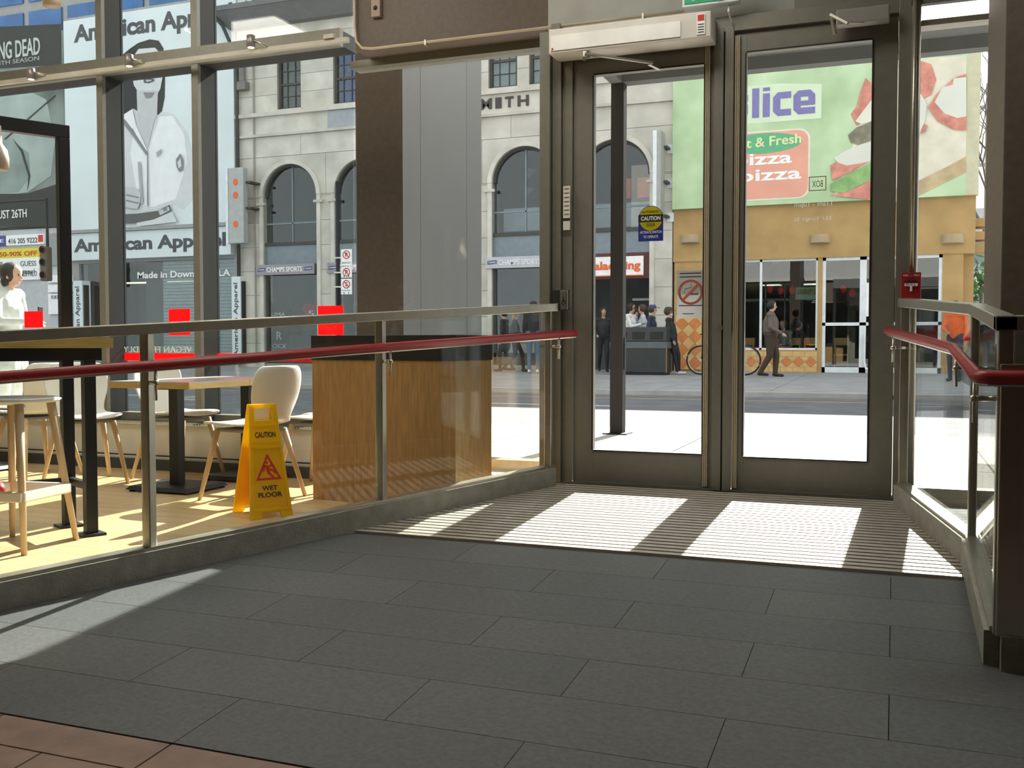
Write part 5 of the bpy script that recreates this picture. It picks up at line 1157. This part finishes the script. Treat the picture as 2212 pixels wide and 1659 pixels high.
# parked car at right
YC = 14.6; cx0 = q(2094, 700, YC)[0]
car = thing('car', 'dark parked car at right edge with a red tail light', 'car', (cx0 + 2, YC + .8, -.06))
m_car = M('dark blue grey car paint', (.07, .08, .09), .3, .4, .05); zc0 = -.06
side = [(0, .35), (.05, .75), (.12, 1.0), (.45, 1.42), (.9, 1.58), (2.3, 1.60), (3.0, 1.12), (4.2, .95), (4.4, .6), (4.4, .32), (.1, .30)]
MB().hexa([(cx0 + a, YC, zc0 + b) for a, b in side], [(cx0 + a, YC + 1.7, zc0 + b) for a, b in side]).build('body', m_car, car, bevel=.05)
gw = [(.30, 1.08), (.52, 1.40), (.92, 1.53), (2.25, 1.55), (2.8, 1.12)]
m_cg = M('car window', (.16, .19, .21), .1, 0, .1); MB().hexa([(cx0 + a, YC - .012, zc0 + b) for a, b in gw], [(cx0 + a, YC + 1.712, zc0 + b) for a, b in gw]).build('side_windows', m_cg, car)
MB().hexa([(cx0 + .12, YC + .15, zc0 + 1.03), (cx0 + .12, YC + 1.55, zc0 + 1.03), (cx0 + .16, YC + 1.55, zc0 + 1.03), (cx0 + .16, YC + .15, zc0 + 1.03)], [(cx0 + .43, YC + .2, zc0 + 1.42), (cx0 + .43, YC + 1.5, zc0 + 1.42), (cx0 + .47, YC + 1.5, zc0 + 1.42), (cx0 + .47, YC + .2, zc0 + 1.42)]).build('rear_window', m_cg, car)
for y in (YC - .01, YC + 1.45): MB().hexa([(cx0 + .02, y, zc0 + .95), (cx0 + .22, y, zc0 + .95), (cx0 + .22, y + .26, zc0 + .95), (cx0 + .02, y + .26, zc0 + .95)], [(cx0 + .25, y, zc0 + 1.32), (cx0 + .40, y, zc0 + 1.32), (cx0 + .40, y + .2, zc0 + 1.32), (cx0 + .25, y + .2, zc0 + 1.32)]).build('tail_light', M('tail light red', (.45, .01, .015), .2), car)
for x in (.85, 3.5):
    for y in (YC - .02, YC + 1.52): w = MB().lathe([(.12, 0), (.3, 0), (.32, .03), (.32, .17), (.3, .2), (.12, .2)], (cx0 + x, y, zc0 + .32), 22, axis='y').build('wheel', m_tyre, car, smooth=False); MB().lathe([(.001, -.01), (.19, -.01), (.19, .21), (.001, .21)], (cx0 + x, y, zc0 + .32), 16, axis='y').build('hub_cap', m_steel, w)
# bare street tree, distant wall and planter at the right
tre = thing('bare_tree', 'thin bare tree against the white sky at right', 'tree', (3.2, 30, FAR))
p0 = at(2160, 780, 30); b = MB(); random.seed(3)
def branch(p, d, r, L, n):
    e = p + d * L; b.tube([p, (p + e) / 2 + Vector((random.uniform(-.06, .06), 0, random.uniform(-.06, .06))), e], r, 5, r2=r * .6)
    if n:
        for k in range(2 if n < 3 else 3):
            a = Vector((random.uniform(-.7, .7), random.uniform(-.5, .5), random.uniform(-.1, .5))); branch(e, (d + a).normalized(), r * .62, L * random.uniform(.65, .85), n - 1)
branch(Vector((p0.x, 30, FAR)), Vector((0, 0, 1)), .09, 2.6, 5)
b.build('trunk_and_branches', M('grey bark', (.16, .145, .13), .9), tre)
dw_ = thing('distant_building', 'far pale building low behind the bare tree at right', 'building', (9, 70, 0))
box('body', M('distant pale facade', (.42, .43, .43), .8), 3.5, 26, 70, 80, 0, 9.5, dw_)
for i in range(7):
    for j in range(2): box('window_pane', m_cg, 4.5 + i * 3, 6.5 + i * 3, 69.95, 70, 2.5 + j * 3.2, 4.6 + j * 3.2, dw_)
utp = thing('utility_pole', 'slim grey utility pole with crossarms at right edge', 'pole', (3.1, 27.5, FAR))
x = q(2132, 400, 33)[0]
MB().tube([(x, 33, FAR), (x, 33, 8.6)], .07, 8).build('shaft', m_mid, utp)
for z in (7.9, 6.2): MB().box(x - .45, x + .45, 32.95, 33.05, z - .05, z + .05).build('crossarm', m_mid, utp)
MB().box(x + .05, x + .4, 32.8, 33.1, 5.9, 7.2).build('transformer', M('grey transformer', (.25, .27, .26), .6), utp)
hg = thing('planter_hedge', 'low green shrub in front of the distant street at right', 'shrub', (3.4, 30, FAR))
c = at(2120, 612, 29); h_ = MB(); random.seed(5)
for k in range(260):
    a = Vector((random.gauss(0, .35), random.gauss(0, .3), random.gauss(0, .28))) + c; d = Vector((random.uniform(-1, 1), random.uniform(-1, 1), random.uniform(-.3, 1))).normalized() * .14; e = d.orthogonal().normalized() * .05
    h_.add([a - d, a + e, a + d, a - e], [(0, 1, 2, 3)])
tag(h_.build('leaves', M('shrub green', (.06, .16, .04), .6, 0, .4, 6), hg), kind='stuff')
MB().tube([(c.x, c.y, FAR), (c.x, c.y, c.z)], .05, 6).build('stem', M('grey bark', (.16, .145, .13)), hg)

# ================================================================ people
SKIN = M('skin', (.55, .34, .25), .6, 0, .06); SKIN2 = M('skin tan', (.42, .25, .17), .6, 0, .06)
def ellip(mb, c, r): mb.ball(c, r, 14)
def capsule(mb, p, r_, a, b):
    p, r_ = Vector(p), Vector(r_); d = (r_ - p); L = d.length
    if L < 1e-4: return ellip(mb, p, a)
    d.normalize(); u = Vector((0, 0, 1)) if abs(d.z) < .95 else Vector((1, 0, 0)); x = d.cross(u).normalized(); y = x.cross(d); n = 10; rings = []
    pr = [(-a * .98, a * .2), (-a * .7, a * .71), (0, a), (L, b), (L + b * .7, b * .71), (L + b * .98, b * .2)]
    vs = [p + d * t + x * (rr * math.cos(2 * PI * k / n)) + y * (rr * math.sin(2 * PI * k / n)) for t, rr in pr for k in range(n)]
    fs = [(i * n + k, i * n + (k + 1) % n, (i + 1) * n + (k + 1) % n, (i + 1) * n + k) for i in range(5) for k in range(n)] + [tuple(range(n)), tuple(range(5 * n, 6 * n))]
    mb.add(vs, fs)
def person(name, label, loc, rz, h, mats, pose=None, hair=None, hat=None, extra=None, group=None, lean=0, voxel=.016, skirt=0, glasses=False, longhair=0, bulk=1.0, bun=False):
    """mats: skin, top, trousers, shoes. local frame: x right, y forward, z up"""
    P = dict(hipl=(-.09, 0, .93), hipr=(.09, 0, .93), knl=(-.10, .02, .50), knr=(.10, .02, .50), anl=(-.10, -.02, .08), anr=(.10, -.02, .08),
             shl=(-.185, 0, 1.42), shr=(.185, 0, 1.42), ell=(-.23, -.03, 1.13), elr=(.23, -.03, 1.13), hal=(-.23, .05, .88), har=(.23, .05, .88), head=(0, .03, 1.62), neck=(0, 0, 1.46), chest=(0, 0, 1.27), pel=(0, 0, .97))
    P.update(pose or {}); k = h / 1.75
    V = {a: Vector(b) for a, b in P.items()}
    if lean:
        for a in V: V[a] = V[a] + Vector((0, lean * V[a].z, 0))
    t = thing(name, label, 'person', loc, rz, group)
    prims = []                                     # (p, q, ra, rb, mat)
    hv = V['head']; up = (hv - V['neck']).normalized()
    def C(a, b, ra, rb, m):
        g = bulk if m in (1, 2) else 1
        prims.append((Vector(a), Vector(b), ra * g, rb * g, m))
    C(V['pel'] + Vector((-.06, 0, .0)), V['pel'] + Vector((.06, 0, 0)), .118, .118, 2)
    C(V['pel'] + Vector((0, 0, .04)), V['chest'], .135, .14, 1); C(V['pel'] + Vector((-.05, 0, .08)), V['chest'] + Vector((-.065, 0, .02)), .11, .115, 1); C(V['pel'] + Vector((.05, 0, .08)), V['chest'] + Vector((.065, 0, .02)), .11, .115, 1)
    C(V['shl'], V['shr'], .07, .07, 1); C(V['chest'], V['neck'] - Vector((0, 0, .06)), .13, .08, 1)
    C(V['neck'] - Vector((0, 0, .03)), V['neck'] + up * .08, .055, .05, 0)
    C(hv + up * .015 - Vector((0, .01, 0)), hv + up * .045, .088, .082, 0); C(hv + Vector((0, .025, -.03)), hv + Vector((0, .035, -.06)), .062, .045, 0)
    C(hv + Vector((0, .09, .0)), hv + Vector((0, .108, -.018)), .012, .014, 0)
    for s_ in (-1, 1): C(hv + Vector((s_ * .083, -.005, -.0)), hv + Vector((s_ * .083, -.005, -.025)), .016, .012, 0)
    for s_, c_ in (('l', -1), ('r', 1)):
        C(V['sh' + s_], V['el' + s_], .058, .046, 1); C(V['el' + s_], V['ha' + s_], .045, .033, 1)
        w = V['ha' + s_]; d = (w - V['el' + s_]).normalized(); o = d.cross(Vector((0, 1, 0)));
        o = o.normalized() if o.length > .1 else Vector((1, 0, 0)); n2 = d.cross(o).normalized()
        C(w, w + d * .075, .03, .034, 0)
        for i in range(4):
            f0 = w + d * .09 + n2 * (.024 - .016 * i); C(f0, f0 + d * (.05 - .008 * abs(i - 1)) + o * .012 * c_, .0095, .008, 0)
        C(w + d * .03 + n2 * .03, w + d * .075 + n2 * .055, .011, .009, 0)
        C(V['hip' + s_], V['kn' + s_], .092, .062, 2); C(V['kn' + s_], V['an' + s_], .062, .044, 2)
        a = V['an' + s_]; f = V.get('toe' + s_, a + Vector((0, .17, -.045))); C(a + Vector((0, -.03, -.03)), f, .042, .036, 3)
    if skirt:
        for i in range(4): C(V['pel'] + Vector((-.05 + .033 * i, 0, .05)), V['pel'] + Vector((-.09 + .06 * i, 0, -skirt)), .13, .14, 1)
    mb = MB()
    for p, r_, a, b, m in prims: capsule(mb, p * k, r_ * k, a * k, b * k)
    o = mb.build('tmp', SKIN, None); md = o.modifiers.new('r', 'REMESH'); md.mode = 'VOXEL'; md.voxel_size = voxel; me = eval_mesh(o)
    bm = bmesh.new(); bm.from_mesh(me)
    for _ in range(3): bmesh.ops.smooth_vert(bm, verts=bm.verts, factor=.4, use_axis_x=True, use_axis_y=True, use_axis_z=True)
    bm.to_mesh(me); bm.free(); me.materials.clear()
    for m in mats: me.materials.append(m)
    n = len(me.polygons); cen = np.zeros(n * 3); me.polygons.foreach_get('center', cen); cen = cen.reshape(-1, 3); best = np.full(n, 9.); idx = np.zeros(n, dtype=np.int32)
    for p, r_, a, b, m in prims:
        p_ = np.array(p * k); d = np.array(r_ * k) - p_; L2 = max(1e-9, d @ d); tt = np.clip((cen - p_) @ d / L2, 0, 1); ds = np.linalg.norm(cen - p_ - tt[:, None] * d, axis=1) - (a + (b - a) * tt) * k
        w = ds < best; best[w] = ds[w]; idx[w] = m
    me.polygons.foreach_set('material_index', idx); me.polygons.foreach_set('use_smooth', [True] * n)
    me.name = 'body'; link('body', me, t)
    HV = lambda x, y, z: (hv + Vector((x, y, z))) * k
    ey = MB()
    for s_ in (-1, 1): ey.ball(HV(s_ * .032, .088, .012), .009 * k, 8)
    ey.build('eyes', m_ink, t, world=False); MB().bar(HV(-.02, .093, -.048), HV(.02, .093, -.048), .008, .007).build('mouth', M('lips', (.40, .14, .11), .6), t, world=False)
    if hair:
        hb = MB().ball(HV(0, -.025, .034), (.103 * k, .112 * k, .110 * k), 16)
        if bun: hb.ball(HV(0, -.13, .07), .055 * k, 10).ball(HV(0, -.055, -.05), (.085 * k, .06 * k, .075 * k), 12)
        if longhair: hb.ball(HV(0, -.06, -.10), (.095 * k, .065 * k, (.10 + longhair) * k), 12)
        # keep the face free
        hb.v = [(x, min(y, (hv.y + .048) * k) if z < (hv.z + .072) * k else y, z) for x, y, z in hb.v]; hb.build('hair', hair, t, world=False, smooth=True)
    if hat: MB().lathe([(.001, .145), (.07, .14), (.098, .10), (.102, .065), (.102, .055)], HV(0, -.01, -.0), 16).box(*[c for c in (HV(-.07, 0, 0)[0], HV(.07, 0, 0)[0], HV(0, .07, 0)[1], HV(0, .17, 0)[1], HV(0, 0, .055)[2], HV(0, 0, .066)[2])]).build('cap', hat, t, world=False, smooth=False)
    if glasses: MB().box(HV(-.075, 0, 0)[0], HV(.075, 0, 0)[0], HV(0, .085, 0)[1], HV(0, .105, 0)[1], HV(0, 0, -.005)[2], HV(0, 0, .03)[2]).build('sunglasses', M('dark red lenses', (.12, .01, .015), .2), t, world=False)
    if extra: extra(t, k, V)
    return t
cl = lambda n, c, r=.8: M('cloth ' + n, c, r, 0, .12, 14, .1, 90)
h_dk = M('dark hair', (.02, .016, .014), .6); h_bl = M('brown blond hair', (.30, .19, .09), .6); h_br = M('brown hair', (.07, .04, .025), .6)
blk, nav, wht, brn, kha, grn = cl('black', (.022, .022, .026)), cl('navy', (.035, .045, .08)), cl('white', (.72, .72, .72)), cl('brown leather', (.115, .085, .065), .45), cl('khaki', (.30, .25, .16)), cl('jeans blue', (.10, .15, .22))
shb, shw = cl('shoe black', (.015, .015, .015), .5), cl('shoe white', (.6, .6, .58), .5)
def spot(px, Y): return (q(px, 800, Y)[0], Y, zfar(Y))
WALK = dict(knl=(-.09, .20, .54), anl=(-.09, .24, .09), knr=(.09, .02, .50), anr=(.09, -.30, .14), hal=(-.24, -.12, .92), ell=(-.24, -.12, 1.14), elr=(.24, .08, 1.15), har=(.22, .30, 1.02))
STRIDE = dict(knl=(-.09, .12, .51), anl=(-.09, .10, .08), knr=(.09, .0, .50), anr=(.09, -.22, .10), elr=(.24, .02, 1.14), har=(.20, .26, 1.0))
# heading: local +y is the way they face; rotate -90deg to face +X
def scarf(t, k, V): MB().lathe([(.06 * k, -.03 * k), (.085 * k, -.02 * k), (.08 * k, .03 * k), (.06 * k, .04 * k)], V['neck'] * k, 14).build('scarf', cl('dull red', (.20, .06, .05)), t, world=False, smooth=True)
person('person', 'man in a brown leather jacket and red scarf walking right past the bicycle', spot(1664, 23.7), -PI / 2, 1.76, [SKIN, brn, cl('brown trousers', (.05, .034, .018)), shb], STRIDE, hair=h_dk, extra=scarf, bulk=1.3)
def mask(t, k, V): MB().ball((V['head'] + Vector((0, .075, -.055))) * k, (.04 * k, .03 * k, .03 * k), 10).build('white_scarf', wht, t, world=False, smooth=True)
person('person', 'person in black with a cap and sunglasses leaning beside the litter bin', spot(1468, 24.6), -PI / 2, 1.66, [SKIN, blk, blk, shw], dict(knl=(-.08, .05, .5), knr=(.08, -.02, .5)), hair=h_br, hat=cl('cap brown', (.06, .05, .04)), lean=-.20, glasses=True, extra=mask)
person('person', 'person in a white shirt and sunglasses standing behind the litter bin', spot(1362, 25.3), -PI / 2 - .2, 1.80, [SKIN2, wht, nav, shb], dict(elr=(.22, .12, 1.16), har=(.12, .34, 1.22)), hair=h_dk, glasses=True)
person('person', 'man in a pale shirt with a hand at his chin behind the litter bin', spot(1388, 25.6), PI / 2 + .3, 1.78, [SKIN, cl('pale blue', (.55, .60, .65)), nav, shb], dict(elr=(.22, .14, 1.18), har=(.05, .16, 1.45)), hair=h_br)
person('person', 'person in a navy jacket and blue cap behind the litter bin', spot(1407, 25.0), -PI / 2, 1.74, [SKIN, nav, blk, shb], hair=h_br, hat=cl('cap blue', (.05, .07, .20)))
person('person', 'dark-clothed person in shadow beside the restaurant doorway', spot(1303, 25.6), PI + .4, 1.70, [SKIN2, blk, blk, shb], STRIDE, hair=h_dk)
person('person', 'person in a long black coat seen beyond the end of the red handrail', spot(1090, 25.2), PI / 2, 1.68, [SKIN, blk, blk, shb], STRIDE, hair=h_dk, skirt=.28)
person('person', 'long-haired person in a dark coat walking beside the window left of the doors', spot(1112, 24.7), -PI / 2 + .3, 1.66, [SKIN, cl('charcoal', (.05, .05, .055)), blk, shb], WALK, hair=h_bl, longhair=.12)
person('person', 'tall person in a black jacket and blue jeans near the door frame', spot(1152, 24.3), .3, 1.86, [SKIN, blk, grn, shw], dict(elr=(.25, .02, 1.16)), hair=h_dk, hat=cl('cap dark red', (.12, .02, .03)))
SIT = dict(pel=(0, 0, .52), hipl=(-.09, .02, .52), hipr=(.09, .02, .52), knl=(-.11, .42, .50), knr=(.11, .42, .50), anl=(-.11, .40, .09), anr=(.11, .40, .09), chest=(0, -.02, .83), neck=(0, 0, 1.02), head=(0, .04, 1.18), shl=(-.185, 0, .98), shr=(.185, 0, .98), ell=(-.22, .05, .72), elr=(.22, .05, .72), hal=(-.12, .28, .68), har=(.12, .28, .68))
person('person', 'seated customer in khaki trousers and white shoes inside the pizza shop window', (q(1692, 740, YB + 1.25)[0], YB + 1.25, FAR), PI - .35, 1.85, [SKIN, cl('grey green', (.16, .17, .13)), kha, shw], SIT, hair=h_br)
person('person', 'dark-haired customer in black seated further right in the pizza shop window', (q(1722, 740, YB + 1.9)[0], YB + 1.9, FAR), -PI / 2, 1.85, [SKIN, blk, blk, shb], SIT, hair=h_dk)
person('person', 'person in a bright orange jacket outside the right side light', spot(2062, 22.5), PI - .4, 1.66, [SKIN2, cl('orange', (.80, .14, .03)), nav, shb], dict(elr=(.22, .12, 1.15), har=(.08, .28, 1.08)), hair=h_dk)
def phone(t, k, V): p = (V['har'] + Vector((-.02, .09, .03))) * k; MB().box(p.x - .035, p.x + .035, p.y - .005, p.y + .005, p.z - .03, p.z + .11).build('phone', m_black, t, world=False, bevel=.003)
wp_ = at(18, 740, 6.95)
person('person', 'dark-haired woman in a white coat holding a phone outside the cafe window', (wp_.x, 6.95, 0), -PI / 2 + .25, 1.60, [SKIN, cl('white wool', (.50, .53, .51)), cl('white trousers', (.7, .7, .68)), shw], dict(ell=(-.24, .03, 1.16), hal=(-.12, .24, 1.12), elr=(.24, .05, 1.14), har=(.08, .30, 1.14), head=(0, .06, 1.60)), hair=h_dk, extra=phone, voxel=.012, skirt=.3, bun=True)
sit2 = dict(SIT); sit2.update(anl=(-.11, .52, .30), anr=(.11, .50, .30), knl=(-.11, .44, .62), knr=(.11, .44, .62), pel=(0, 0, .70), hipl=(-.09, .02, .70), hipr=(.09, .02, .70), chest=(0, 0, 1.0), neck=(0, 0, 1.2), head=(0, .04, 1.36), shl=(-.185, 0, 1.16), shr=(.185, 0, 1.16), ell=(-.22, .05, .92), elr=(.22, .05, .92), hal=(-.12, .28, .95), har=(.12, .28, .95))
person('person', 'seated person in black trousers and red shoes cut off by the left edge', (-4.51, 3.62, SEAT), -math.radians(116.5), 1.75, [SKIN, nav, cl('black jeans', (.02, .022, .028)), cl('red shoe', (.35, .02, .02), .5)], sit2, hair=h_br, voxel=.014)
make_stool('white and beech bar stool under the seated person at the left edge', -4.53, 3.63, math.radians(-26))
